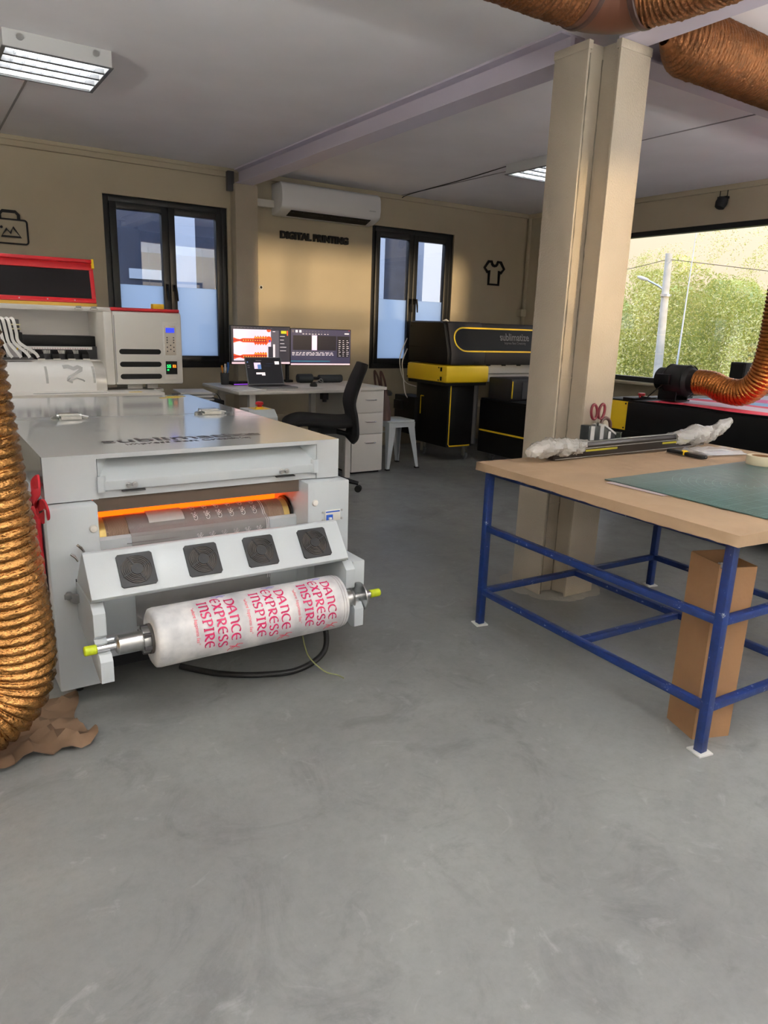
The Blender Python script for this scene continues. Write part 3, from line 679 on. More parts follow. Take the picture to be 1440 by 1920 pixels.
# raised lid
T = Matrix.Translation((0, PY+.215, 1.337)) @ Matrix.Rotation(R(-12), 4, 'X')
setxf(T)
lb = MB(); hL = .27
lb.box((-1.2, -.012, 0), (1.06, .012, .028)).box((-1.2, -.012, hL-.062), (1.06, .012, hL)).box((1.035, -.012, .028), (1.06, .012, hL-.062))
lb.box((-1.2, -.035, hL-.02), (1.06, -.012, hL))
ld = lb.build('raised_lid', M_red, pr_, .002)
bx('smoked_window', (-1.2, -.004, .028), (1.035, .004, hL-.062), mat('smoked_acrylic', (26, 22, 24), .25, spec=.3), ld)
bx('lid_corner', (1.05, -.038, hL-.055), (1.063, .012, hL+.002), M_yel, ld)
mb = MB()
for k in range(9): mb.lathe([(.0, -.005), (.004, -.004), (.004, 0)], (-.35+k*.16, -.012, .014), (0, 1, 0), 8, caps=False)
mb.build('rivet', M_steel, ld)['kind'] = 'stuff'; setxf()
for x in (.91, 1.0): MB().tube([(x-.012, PY+.01, 1.31), (x+.016, PY+.01, 1.31)], .008, 10).box((x-.02, PY, 1.298), (x+.024, PY+.03, 1.304)).build('lid_catch', M_steel, pr_)
bx('yellow_block', (1.42, PY+.2, 1.318), (1.495, PY+.26, 1.352), M_yel, pr_, .004)
# front heater tray and legs
ty = bx('front_tray', (-1.2, 4.66, .755), (1.36, 5.06, .80), M_pw, pr_, .004)
bx('tray_lip', (-1.2, 4.655, .725), (1.30, 4.665, .797), M_offw, ty); bx('tray_slot', (.60, 4.72, .7985), (1.02, 4.74, .801), M_grey, ty)
bx('warning_label', (1.15, 4.70, .8), (1.23, 4.73, .8006), M_yel, ty); bx('green_edge', (-1.2, 4.652, .725), (1.1, 4.656, .745), mat('olive_edge', (150, 152, 40), .5), ty)
for x in (-.9, 1.2):
    bx('stand_leg', (x, 4.95, .06), (x+.1, 5.25, .84), M_pw, pr_, .004); k = bx('stand_foot', (x-.02, 4.75, .04), (x+.12, 5.40, .08), M_pw, pr_, .004)
    for y in (4.79, 5.36): MB().lathe([(.012, -.012), (.02, -.01), (.02, .01), (.012, .012)], (x+.05, y, .02), (1, 0, 0), 14).build('wheel', M_rubber, k)
bx('red_tag', (1.38, 4.9, .77), (1.41, 4.95, .80), M_red, pr_)
MB().box((1.30, 4.89, .785), (1.42, 4.96, .80)).box((1.33, 4.95, .80), (1.40, 5.0, .84)).build('tray_arm', M_pw, pr_)
# ---------------------------------------------------------------- emergency stop post, clutter cart
es = thing('emergency_stop_box', 'small white control box with a red and yellow stop button beside the heat press', 'control box', (1.86, 4.3, 0))
MB().prism([(4.22, .56), (4.22, .67), (4.27, .715), (4.42, .715), (4.42, .56)], 0, 1.77, 1.95).build('box_body', M_white, es, .004)
bx('box_post', (1.83, 4.30, .02), (1.88, 4.36, .56), M_white, es); bx('post_foot', (1.73, 4.22, 0), (1.98, 4.44, .02), M_white, es, .004)
MB().lathe([(.026, 0), (.026, .012)], (1.87, 4.33, .715), (0, 0, 1), 20).build('yellow_collar', M_yel, es)
MB().lathe([(.016, 0), (.016, .012), (.026, .016), (.026, .028), (.02, .033), (.001, .034)], (1.87, 4.33, .727), (0, 0, 1), 20, caps=False).build('stop_button', M_red, es)
bx('warning_plate', (1.82, 4.28, .715), (1.93, 4.40, .7156), M_yel, es)
cart = thing('storage_cart', 'low black storage cart heaped with papers under the desk end', 'cart', (1.9, 5.5, 0))
bx('cart_body', (1.66, 5.35, .03), (2.02, 5.75, .66), M_black, cart, .006)
for z in (.22, .42): bx('shelf_gap', (1.70, 5.346, z), (2.0, 5.352, z+.012), M_dgrey, cart)
for i, (x, y) in enumerate(((1.71, 5.39), (1.99, 5.39), (1.71, 5.71), (1.99, 5.71))): bx('cart_foot', (x-.015, y-.015, 0), (x+.015, y+.015, .03), M_rubber, cart)
z = .6602
for i in range(5):
    a = R(random.uniform(-14, 14)); setxf(Matrix.Translation((1.84+random.uniform(-.02, .02), 5.54, z)) @ Matrix.Rotation(a, 4, 'Z'))
    tag(bx('loose_papers', (-.12, -.16, 0), (.12, .16, .012), M_paper if i % 2 == 0 else mat('grey_paper', (150, 150, 150), .6), bevel=.001),
        ('lowest', 'second lowest', 'middle', 'second highest', 'topmost')[i]+' sheaf of papers in the heap on the black cart', 'papers', 'papers on the black cart'); z += .0122; setxf()
tag(MB().tube(smooth_path([(1.98, 5.5, .665), (2.0, 5.46, .70), (2.03, 5.40, .60), (2.05, 5.38, .40), (2.05, 5.37, .2)], 8), .003, 6).build('dangling_cable', M_rubber), 'thin dark cable drooping from the black cart', 'cable')
# ---------------------------------------------------------------- desk, drawers and what stands on the desk
M_desk = mat('desk_white', (214, 210, 204), .42)
desk = thing('office_desk', 'white office desk carrying the two monitors', 'desk', (2.6, 5.5, 0))
bx('desk_top', (2.03, 5.08, .725), (3.09, 5.88, .75), M_desk, desk, .003)
for x in (2.14, 2.99):
    bx('leg', (x, 5.14, 0), (x+.05, 5.19, .725), M_desk, desk, .003); bx('leg', (x, 5.77, 0), (x+.05, 5.82, .725), M_desk, desk, .003)
bx('apron', (2.19, 5.79, .66), (2.99, 5.81, .725), M_desk, desk)
MB().box((2.755, 5.10, .67), (2.80, 5.16, .725)).lathe([(.018, 0), (.018, .02)], (2.78, 5.13, .65), (0, 0, 1), 14).build('hook', M_black, desk)
ped = thing('drawer_pedestal', 'white three drawer pedestal at the right end of the desk', 'drawers', (3.265, 5.5, 0))
bx('carcass', (3.10, 5.25, .02), (3.43, 5.88, .725), M_desk, ped, .002); bx('pedestal_top', (3.092, 5.22, .725), (3.44, 5.89, .75), M_desk, ped, .003)
bx('plinth', (3.12, 5.27, 0), (3.41, 5.86, .02), M_dark, ped)
for z0_, z1_ in ((.535, .715), (.352, .528), (.02, .345)):
    d = bx('drawer_front', (3.105, 5.232, z0_), (3.41, 5.25, z1_), M_desk, ped, .002)
    zc = z1_-.072
    MB().tube(smooth_path([(3.235, 5.232, zc), (3.24, 5.21, zc), (3.285, 5.205, zc), (3.33, 5.21, zc), (3.335, 5.232, zc)], 5), .005, 8).build('handle', M_chrome, d)
def monitor(x0, x1, zb, zt, Y, yaw, label):
    w = x1-x0; setxf(Matrix.Translation(((x0+x1)/2, Y, 0)) @ Matrix.Rotation(R(yaw), 4, 'Z'))
    t = thing('monitor', label, 'monitor', (0, 0, zb))
    bx('housing', (-w/2, 0, zb), (w/2, .03, zt), M_blackm, t, .004)
    return t, w
mon1, w = monitor(2.255, 2.80, .905, 1.225, 5.80, 0, 'left monitor on the desk showing two orange fish skeleton prints')
def q(mb, x0, z0_, x1, z1_, m, d=0): mb.box((x0, -.0014-d, z0_), (x1, -.0004-d, z1_), m)
C1 = [em('dark', (54, 50, 56)), em('lilac', (226, 214, 226)), em('orange', (236, 84, 32)), em('yellow', (236, 190, 60)), em('grey', (92, 86, 92)), em('white', (236, 226, 226)), em('pinkbar', (238, 200, 204)), em('maroon', (170, 40, 40)), em('blue', (50, 70, 190)), em('lime', (200, 196, 40))]
mb = MB(); a, b, zt = -w/2+.006, w/2-.006, 1.219
q(mb, a, .911, b, zt, 0); q(mb, a+.018, .938, a+.355, 1.195, 1, .0006); q(mb, a, .911, b, .926, 6, .0006)
q(mb, a+.355, .945, a+.43, 1.19, 4, .0006); q(mb, a+.33, .94, a+.372, 1.055, 0, .0012); q(mb, a+.375, .938, a+.393, 1.075, 5, .0012); q(mb, a+.372, 1.178, a+.395, 1.184, 5, .0012)
q(mb, a+.45, 1.165, a+.50, 1.19, 9, .0012); q(mb, a+.505, 1.15, a+.515, 1.19, 2, .0012)
for zz in (1.14, 1.11, 1.08, 1.05, 1.02): q(mb, a+.44, zz, a+.47+random.random()*.03, zz+.004, 5, .0012)
for k in range(12): q(mb, a+.02+k*.03, 1.205, a+.036+k*.03, 1.209, 4, .0012)
for zc in (1.105, .972):
    L = .30 if zc < 1 else .31
    P = [(a+.018, zc+.022), (a+.05, zc+.012), (a+.075, zc+.008), (a+.10, zc+.017), (a+.2, zc+.018)]
    top = P+[(a+.2+.012*i, zc+.018+(.022 if i % 2 else .008)) for i in range(1, 10)]+[(a+.018+L, zc+.02)]
    bot = [(x, 2*zc-z) for x, z in reversed(top)]
    mb.prism(top+bot, 1, -.0024, -.0014, 2)
    mb.prism([(x, zc+(z-zc)*.45) for x, z in top]+[(x, zc+(z-zc)*.45) for x, z in bot], 1, -.0030, -.0024, 7)
    for k in range(11): mb.prism([(a+.10+k*.021, zc), (a+.106+k*.021, zc+.006), (a+.112+k*.021, zc), (a+.106+k*.021, zc-.006)], 1, -.0036, -.003, 3)
    for k in range(6): mb.prism([(a+.206+k*.02, zc+.018), (a+.216+k*.02, zc+.034), (a+.22+k*.02, zc+.018)], 1, -.0032, -.0024, 3)
mb.prism([(x, z) for x, z in arc(a+.335, 1.115, .026, 0, 342, 18)], 1, -.0038, -.003, 2); mb.prism([(x, z) for x, z in arc(a+.342, 1.103, .008, 0, 330, 10)], 1, -.0044, -.0038, 8)
mb.prism([(x, z) for x, z in arc(a+.335, 1.195, .02, 180, 360, 10)], 1, -.0038, -.003, 2)
mb.build('screen_picture', C1, mon1, smooth=False); setxf()
mon2, w = monitor(2.805, 3.40, .895, 1.215, 5.80, -3, 'right monitor on the desk showing a dark print queue window')
mb = MB(); a, b = -w/2+.006, w/2-.006
C2 = [em('navy', (56, 52, 74)), em('black', (26, 22, 30)), em('lav', (232, 206, 232)), em('white', (236, 226, 226)), em('pinkbar', (238, 200, 204)), em('teal', (40, 110, 130)), em('grey', (92, 86, 92)), em('red', (200, 40, 40))]
q(mb, a, .901, b, 1.209, 0); q(mb, a, .901, b, .914, 4, .0006); q(mb, a+.02, 1.03, a+.44, 1.155, 1, .0006); q(mb, a+.20, 1.03, a+.25, 1.158, 2, .0012)
q(mb, a, .93, a+.38, .938, 5, .0006); q(mb, a+.45, .97, b-.01, 1.155, 1, .0006)
for k in range(3): q(mb, a+.01+k*.035, 1.18, a+.03+k*.035, 1.20, 3 if k else 6, .0006)
for r in range(3):
    for k in range(9): q(mb, a+.11+k*.03, 1.166+r*.012, a+.11+k*.03+.008+random.random()*.01, 1.170+r*.012, 6 if r else 3, .0006)
for r in range(4):
    x = a+.012
    while x < a+.4: l = random.uniform(.012, .05); q(mb, x, .985+r*.011, min(x+l, a+.43), .989+r*.011, 3 if r < 3 else 6, .0006); x += l+.012
for r in range(9):
    for k in range(3): q(mb, a+.465+k*.04, .98+r*.017, a+.465+k*.04+random.uniform(.008, .024), .984+r*.017, 3, .0012)
q(mb, b-.06, 1.172, b-.015, 1.182, 3, .0006); q(mb, b-.02, 1.202, b-.008, 1.207, 7, .0006)
mb.build('screen_picture', C2, mon2, smooth=False); setxf()
arm_ = thing('monitor_mount', 'black clamp post holding both monitors above the desk', 'monitor mount', (2.80, 5.85, .75))
MB().tube([(2.80, 5.865, .75), (2.80, 5.865, 1.12)], .017, 14).build('post', M_black, arm_); bx('desk_clamp', (2.765, 5.815, .75), (2.835, 5.885, .77), M_black, arm_, .003)
for s in (-1, 1): MB().tube([(2.80, 5.865, 1.06), (2.80+s*.14, 5.858, 1.06)], .013, 10).box((2.80+s*.14-.035, 5.85, 1.025), (2.80+s*.14+.035, 5.862, 1.095)).build('arm', M_black, arm_)
# laptop
T = Matrix.Translation((2.44, 5.37, .7502)) @ Matrix.Rotation(R(4), 4, 'Z'); setxf(T)
lap = thing('laptop', 'open dark laptop in front of the left monitor', 'laptop', (0, 0, 0))
lb_ = bx('laptop_base', (-.165, -.115, 0), (.165, .115, .012), M_grey, lap, .003)
bx('keyboard', (-.15, -.03, .012), (.15, .10, .0135), M_blackm, lb_)
setxf(T @ Matrix.Translation((0, .115, .012)) @ Matrix.Rotation(R(-16), 4, 'X'))
sc_ = bx('laptop_lid', (-.165, -.004, 0), (.165, .004, .225), M_grey, lap, .002)
mb = MB(); C3 = [em('lapblack', (10, 10, 16)), em('lav', (232, 206, 232)), em('lapblue', (90, 120, 170)), em('white', (236, 226, 226)), em('grey', (92, 86, 92)), em('lapnavy', (30, 34, 60))]
def q2(x0, z0_, x1, z1_, m, d=0): mb.box((x0, -.0055-d, z0_), (x1, -.0042-d, z1_), m)
q2(-.158, .008, .158, .218, 0); q2(-.09, .13, -.03, .18, 1, .0006); q2(-.06, .128, -.028, .165, 2, .0012); q2(-.08, .085, -.03, .10, 3, .0006); q2(-.03, .075, 0, .10, 3, .0012)
q2(.10, .165, .14, .19, 3, .0006); q2(-.15, .18, -.14, .19, 2, .0006); q2(-.15, .155, -.13, .16, 4, .0006); q2(-.15, .14, -.13, .145, 4, .0006); q2(.02, .17, .09, .175, 5, .0006); q2(.0, .15, .06, .154, 5, .0006); q2(-.07, .195, -.02, .2, 4, .0006)
mb.build('screen_picture', C3, sc_, smooth=False); setxf()
T = Matrix.Translation((2.36, 5.68, .7502)) @ Matrix.Rotation(R(6), 4, 'Z'); setxf(T)
kb_ = thing('keyboard', 'black keyboard with a violet edge glow behind the laptop', 'keyboard', (0, 0, 0))
bx('keyboard_body', (-.17, -.06, 0), (.17, .06, .018), M_blackm, kb_, .003); bx('edge_light', (-.168, -.0615, .005), (.168, -.060, .011), mat('violet_led', (150, 70, 220), .4, emit=1), kb_)
mb = MB()
for r in range(5):
    for c in range(16): mb.box((-.162+c*.0203, -.052+r*.021, .018), (-.145+c*.0203, -.035+r*.021, .026))
mb.build('key', M_rubber, kb_)['kind'] = 'stuff'
setxf()
cup = thing('pen_cup', 'dark mesh pen cup on the left end of the desk', 'pen cup', (2.16, 5.70, .7502))
MB().lathe([(.032, 0), (.036, .095), (.034, .095), (.030, .004), (.001, .004)], (2.16, 5.70, .7502), (0, 0, 1), 20, caps=False).build('cup_body', mat('mesh_grey', (70, 72, 74), .5, .4), cup)
for i, (dx, dy, c, nm) in enumerate(((-.012, .0, (240, 150, 40), 'orange'), (.006, .008, (240, 150, 40), 'orange'), (.014, -.004, (50, 110, 190), 'blue'), (.02, .008, (60, 130, 200), 'blue'), (-.002, -.012, (235, 235, 235), 'white'))):
    MBp = MB().tube([(2.16+dx*.6, 5.70+dy*.6, .755), (2.16+dx*1.9, 5.70+dy*1.9, .895+.012*(i % 3))], .0045, 8).tube([(2.16+dx*1.75, 5.70+dy*1.75, .865), (2.16+dx*2.0, 5.70+dy*2.0, .905+.012*(i % 3))], .008, 8)
    tag(MBp.build('pen', mat('pen_'+nm, c, .4)), {0: 'orange pen at the left of the desk pen cup', 1: 'orange pen in the middle of the desk pen cup', 2: 'blue pen at the front of the desk pen cup', 3: 'lighter blue pen at the right of the desk pen cup', 4: 'white pen at the near side of the desk pen cup'}[i], 'pen', 'pens in the desk cup')
for i, (x, y, a, z_, l) in enumerate(((2.15, 5.27, 12, .7502, 'open white booklet lying on the left end of the desk'), (2.76, 5.42, -4, .7502, 'white sheet of paper right of the laptop'))):
    setxf(Matrix.Translation((x, y, z_)) @ Matrix.Rotation(R(a), 4, 'Z'))
    MBq = MB().prism([(-.11, 0), (.11, 0), (.11, .004), (.05, .012), (0, .005), (-.05, .012), (-.11, .006)] if i == 0 else [(-.10, 0), (.10, 0), (.10, .002), (-.10, .002)], 1, -.14, .14)
    tag(MBq.build('paper_sheet' if i else 'open_booklet', M_paper), l, 'paper' if i else 'booklet'); setxf()
mo = thing('computer_mouse', 'black computer mouse on the desk right of the laptop', 'mouse', (2.80, 5.36, .7524))
MB().lathe([(.03, 0), (.032, .012), (.026, .026), (.012, .033), (.001, .034)], (2.80, 5.36, .7524), (0, 0, 1), 18, caps=False).build('mouse_shell', M_blackm, mo)
spk = thing('speaker_bar', 'low black speaker bar under the right monitor', 'speaker', (3.02, 5.72, .7502))
MB().tube([(2.84, 5.74, .79), (2.98, 5.74, .79)], .038, 18).build('driver_tube', mat('slate_fabric', (44, 50, 54), .7), spk, bevel=.004)
MB().tube([(3.05, 5.74, .785), (3.28, 5.74, .785)], .034, 18).build('driver_tube', mat('slate_fabric', (44, 50, 54), .7), spk, bevel=.004)
MB().box((2.86, 5.72, .7502), (3.26, 5.76, .757)).tube([(2.98, 5.74, .79), (3.05, 5.74, .787)], .014, 10).build('speaker_base', M_black, spk)
tag(MB().tube(smooth_path([(2.99, 5.68, .757), (3.03, 5.66, .79), (3.06, 5.68, .757), (3.02, 5.70, .775), (3.0, 5.66, .757)], 8), .0035, 6).build('steel_chain', M_steel), 'coil of bright wire in front of the speaker bar', 'wire')
# ---------------------------------------------------------------- office chair
setxf(Matrix.Translation((2.60, 4.83, 0)) @ Matrix.Rotation(R(158), 4, 'Z'))     # local +x is the way the chair faces
ch = thing('office_chair', 'black office chair with a tall curved back turned away from the desk', 'chair', (0, 0, 0))
M_fab = mat('black_mesh_fabric', (20, 18, 19), .85, bump=.1, bscale=200)
def slab(prof, w0, th, wf):
    # soft pad following prof (x,z) with width wf(t) in y
    mb = MB(); n = len(prof); k = 12; vs = []
    for i, (x, z) in enumerate(prof):
        a, b = prof[max(i-1, 0)], prof[min(i+1, n-1)]; d = Vector((b[0]-a[0], b[1]-a[1])).normalized(); nx, nz = -d.y, d.x
        ww = wf(i/(n-1))
        for j in range(k):
            an = 2*math.pi*j/k; c_, s_ = math.cos(an), math.sin(an)
            u = math.copysign(abs(c_)**.5, c_)*ww; v = math.copysign(abs(s_)**.7, s_)*th/2*(1 if 0 < i < n-1 else .4)
            vs.append((x+nx*v, u, z+nz*v-0.0))
    fs = [(i*k+j, i*k+(j+1) % k, (i+1)*k+(j+1) % k, (i+1)*k+j) for i in range(n-1) for j in range(k)]+[tuple(range(k)), tuple((n-1)*k+j for j in range(k))]
    return mb.add(vs, fs)
sp = [(p.x, p.y) for p in smooth_path([(.27, .505, 0), (.25, .53, 0), (.16, .555, 0), (.0, .545, 0), (-.14, .54, 0), (-.22, .55, 0)], 5)]
slab(sp, .2, .075, lambda t: .20+.035*math.sin(math.pi*t)).build('seat', M_fab, ch, sharp=80)
bp_ = [(p.x, p.y) for p in smooth_path([(-.20, .40, 0), (-.235, .45, 0), (-.225, .58, 0), (-.205, .70, 0), (-.245, .84, 0), (-.29, .95, 0), (-.30, .985, 0)], 5)]
slab(bp_, .2, .06, lambda t: .165+.08*math.sin(math.pi*min(1, t*.92+.14))).build('backrest', M_fab, ch, sharp=80)
MB().box((-.10, -.09, .455), (.10, .09, .505)).tube([(-.08, 0, .47), (-.20, 0, .44), (-.235, 0, .52)], .022, 10).tube([(.03, 0, .48), (.04, .20, .47)], .008, 8).build('seat_mechanism', M_black, ch)
MB().tube([(0, 0, .10), (0, 0, .46)], .025, 14).tube([(0, 0, .08), (0, 0, .24)], .034, 14).build('gas_column', M_black, ch)
for k in range(5):
    a = R(72*k+19); c_, s_ = math.cos(a), math.sin(a)
    g_ = MB().tube([(c_*.02, s_*.02, .105), (c_*.16, s_*.16, .095), (c_*.29, s_*.29, .068)], [.028, .022, .015], 8).build('base_arm', M_black, ch)
    MB().tube([(c_*.29-s_*.022, s_*.29+c_*.022, .027), (c_*.29-s_*.008, s_*.29+c_*.008, .027)], .027, 14).tube([(c_*.29+s_*.008, s_*.29-c_*.008, .027), (c_*.29+s_*.022, s_*.29-c_*.022, .027)], .027, 14).build('caster', M_rubber, g_)
setxf()
# ---------------------------------------------------------------- white metal stool and bag
stl = thing('metal_stool', 'white sheet metal stool beside the drawer pedestal', 'stool', (3.66, 5.42, 0))
sx_, sy_ = 3.665, 5.43; h2 = .15
MB().prism([(sx_-h2+.03, sy_-h2), (sx_+h2-.03, sy_-h2), (sx_+h2, sy_-h2+.03), (sx_+h2, sy_+h2-.03), (sx_+h2-.03, sy_+h2), (sx_-h2+.03, sy_+h2), (sx_-h2, sy_+h2-.03), (sx_-h2, sy_-h2+.03)], 2, .425, .44).build('seat', M_white, stl, .006)
MB().box((sx_-h2+.01, sy_-h2+.01, .38), (sx_+h2-.01, sy_-h2+.02, .425)).box((sx_-h2+.01, sy_+h2-.02, .38), (sx_+h2-.01, sy_+h2-.01, .425)).box((sx_-h2+.01, sy_-h2+.02, .38), (sx_-h2+.02, sy_+h2-.02, .425)).box((sx_+h2-.02, sy_-h2+.02, .38), (sx_+h2-.01, sy_+h2-.02, .425)).build('apron', M_white, stl)
for i in (-1, 1):
    for j in (-1, 1):
        t0 = Vector((sx_+i*(h2-.015), sy_+j*(h2-.015), .42)); b0 = Vector((sx_+i*.172, sy_+j*.172, .012)); mb = MB()
        def ang(p, w_): return [(p.x, p.y, p.z), (p.x-i*w_, p.y, p.z), (p.x-i*w_, p.y-j*.006, p.z), (p.x-i*.006, p.y-j*.006, p.z), (p.x-i*.006, p.y-j*w_, p.z), (p.x, p.y-j*w_, p.z)]
        A0, A1 = ang(t0, .075), ang(b0, .026); mb.add(A0+A1, [(0, 1, 2, 3, 4, 5), (6, 7, 8, 9, 10, 11)]+[(k, (k+1) % 6, (k+1) % 6+6, k+6) for k in range(6)])
        l_ = mb.build('leg', M_white, stl); bx('foot_cap', (b0.x-.018*(1+i)*.75-.004*(1-i), b0.y-.018*(1+j)*.75-.004*(1-j), 0), (b0.x+.018*(1-i)*.75+.004*(1+i), b0.y+.018*(1-j)*.75+.004*(1+j), .013), M_rubber, l_)
MB().tube([(sx_-.155, sy_+.15, .30), (sx_+.155, sy_+.15, .30)], .005, 8).build('brace', M_white, stl)
bag = thing('handbag', 'brown and black leather handbag sitting on the white stool', 'bag', (3.53, 5.44, .4402))
mb = MB(); pr2 = [(0, .055), (.06, .062), (.14, .055), (.22, .035), (.27, .015)]
vs = []; k = 16
for z_, r_ in pr2:
    for j in range(k):
        a = 2*math.pi*j/k; c_, s_ = math.cos(a), math.sin(a)
        vs.append((3.525+math.copysign(abs(c_)**.6, c_)*r_, 5.44+math.copysign(abs(s_)**.6, s_)*(.12-z_*.12), .4402+z_))
mb.add(vs, [(i*k+j, i*k+(j+1) % k, (i+1)*k+(j+1) % k, (i+1)*k+j) for i in range(len(pr2)-1) for j in range(k)]+[tuple(range(k)), tuple((len(pr2)-1)*k+j for j in range(k))])
mb.build('bag_body', M_brown, bag, sharp=80)
MB().lathe([(.02, 0), (.05, .012), (.05, .035), (.03, .05)], (3.55, 5.40, .66), (.3, -.1, 1), 14).build('bag_flap', M_blackm, bag)
for dy in (-.05, .05): MB().ribbon(smooth_path([(3.53, 5.44+dy-.04, .66), (3.50, 5.44+dy-.03, .80), (3.48, 5.44+dy, .865), (3.50, 5.44+dy+.03, .80), (3.53, 5.44+dy+.04, .68)], 6), .024, (1, .1, .3), .004).build('bag_handle', M_brown, bag)
# ---------------------------------------------------------------- black and yellow flatbed printer
fb = thing('flatbed_printer', 'black and yellow flatbed printer with a rounded yellow outline on its cover', 'printer', (4.9, 5.4, 0))
M_pk = mat('printer_charcoal', (42, 40, 42), .55, bump=.05, bscale=300, spec=.3); M_pb = mat('printer_black', (11, 11, 12), .5, spec=.25)
prof = [(5.30, .93), (5.295, 1.03), (5.375, 1.30), (5.40, 1.32), (5.92, 1.32), (5.945, 1.30), (5.945, .93)]
MB().prism(prof, 0, 4.19, 4.60).build('end_cover', M_pk, fb, .01)
MB().prism([(p[0]+(.004 if p[0] < 5.5 else -.004), p[1]-(.004 if p[1] > 1.2 else 0)) for p in prof], 0, 4.60, 6.02).build('main_cover', M_pk, fb, .006)
MB().prism([(5.31, .935), (5.305, 1.03), (5.385, 1.29), (5.41, 1.312), (5.91, 1.312), (5.938, 1.29), (5.938, .935)], 0, 4.15, 4.19).build('end_cheek', M_pb, fb, .012)
bx('cheek_line', (4.1485, 5.36, 1.075), (4.1505, 5.92, 1.081), M_dark, fb)
for y, z in ((5.90, 1.27), (5.44, 1.27)): MB().lathe([(.007, -.002), (.007, 0)], (4.151, y, z), (1, 0, 0), 10).build('screw', M_dark, fb)
sd = Vector((0, 5.375-5.295, 1.30-1.03)).normalized(); sn = Vector((0, -sd.z, sd.y)).normalized()
def fr(x, t, k=0): return Vector((x, 5.295, 1.03))+sd*t+sn*k
ov = [(6.0, .245), (4.36, .245)]+[(4.36+.12*math.cos(R(a)), .14+.105*math.sin(R(a))) for a in range(96, 181, 12)]+[(4.37+.13*math.cos(R(a)), .14+.115*math.sin(R(a))) for a in range(186, 265, 12)]+[(4.38, .025), (6.0, .025)]
MB().ribbon([fr(x, t, .001) for x, t in ov], .014, sn, .004).build('yellow_outline', M_yel, fb, smooth=False)
mb = MB(); ins = [fr(x, t, .0008) for x, t in ov]; mb.add(ins, [tuple(range(len(ins)))]); mb.build('dark_fascia', M_pb, fb, smooth=False)
for x, t in ((4.63, .10),): bx('cover_joint', (4.60, 5.30, .94), (4.603, 5.34, 1.03), M_dark, fb)
bx('finger_recess', (4.47, 5.294, .945), (4.52, 5.302, .962), M_dark, fb)
M_txt = mat('grey_lettering', (84, 84, 88), .5)
text_obj('lettering', 'sublimatize', .10, .0005, fr(4.80, .135, .003), (1, 0, 0), sd, M_txt, fb, bold=.0015, width=.38)
text_obj('lettering', 'Impress Best Creativity', .036, .0005, fr(4.85, .098, .003), (1, 0, 0), sd, M_txt, fb, width=.28)
yb_ = bx('yellow_end', (4.145, 5.30, .762), (4.665, 5.95, .925), M_yel, fb, .025)
bx('end_underside', (4.16, 5.33, .735), (4.655, 5.93, .764), M_pb, fb)
for y, z in ((5.93, .90), (5.93, .785), (5.42, .90), (5.42, .785)): MB().lathe([(.007, -.003), (.007, 0)], (4.145, y, z), (1, 0, 0), 10).build('screw', M_dark, yb_)
for z in (.885, .80): bx('latch', (4.142, 5.37, z-.018), (4.146, 5.395, z+.018), M_dark, yb_)
bx('platen_face', (4.66, 5.42, .76), (6.0, 5.46, .925), M_paper, fb); bx('platen_rail', (4.66, 5.405, .835), (6.0, 5.42, .845), M_steel, fb)
mb = MB()
for k in range(5): mb.box((4.72+k*.2, 5.40, .915), (4.76+k*.2, 5.42, .925))
mb.build('clip', M_pb, fb)['kind'] = 'stuff'
lg = bx('end_leg', (4.26, 5.40, .14), (4.62, 5.92, .74), M_pb, fb, .004)
MB().ribbon([(4.285, 5.399, .735), (4.285, 5.399, .17), (4.30, 5.399, .15), (4.55, 5.399, .15)], .012, (0, -1, 0), .003).build('yellow_stripe', M_yel, lg, smooth=False)
mb = MB(); mb.ribbon([(4.259, 5.84, .60), (4.259, 5.84, .42)], .010, (-1, 0, 0), .003); mb.ribbon([(4.259, 5.84, .60), (4.259, 5.79, .60)], .010, (-1, 0, 0), .003)
mb.build('yellow_stripe', M_yel, lg, smooth=False)
MB().prism(arc(4.60, 5.42, .035, 180, 360, 8)+[(4.635, 5.5), (4.565, 5.5)], 2, .16, .73).build('grey_post', M_dgrey, fb)
bx('rear_box', (4.20, 5.86, .20), (4.40, 6.22, .58), M_pb, fb, .006); bx('rear_vent', (4.16, 6.05, .44), (4.20, 6.18, .53), M_pb, fb, .004)
MB().tube(smooth_path([(4.16, 5.97, 1.05), (4.12, 5.99, .92), (4.13, 5.98, .80), (4.16, 5.98, .62), (4.22, 6.0, .55)], 8), .006, 8).tube(smooth_path([(4.16, 5.98, 1.15), (4.10, 6.0, .98), (4.11, 6.0, .84), (4.17, 5.99, .72), (4.26, 5.93, .68)], 8), .005, 8).build('white_hose', M_offw, fb)
MB().tube(smooth_path([(4.38, 5.7, 1.322), (4.40, 5.68, 1.335), (4.43, 5.7, 1.33), (4.46, 5.72, 1.322)], 5), .008, 8).build('top_cable', M_offw, fb)
def caster(x, y, zt, par, r=.038):
    k = MB().box((x-.03, y-.03, zt-.01), (x+.03, y+.03, zt)).box((x-.022, y-.02, r), (x-.017, y+.02, zt)).box((x+.017, y-.02, r), (x+.022, y+.02, zt)).build('caster', M_steel, par)
    MB().lathe([(.012, -.014), (r-.004, -.013), (r, 0), (r-.004, .013), (.012, .014)], (x, y, r), (1, 0, 0), 18).build('wheel', mat('grey_wheel', (120, 122, 124), .5), k)
for x, y in ((4.33, 5.86), (4.54, 5.45), (5.9, 5.45), (5.9, 5.86)): caster(x, y, .14 if x < 5 else .74, fb)
bx('end_leg', (5.70, 5.42, .14), (6.0, 5.92, .74), M_pb, fb, .004)
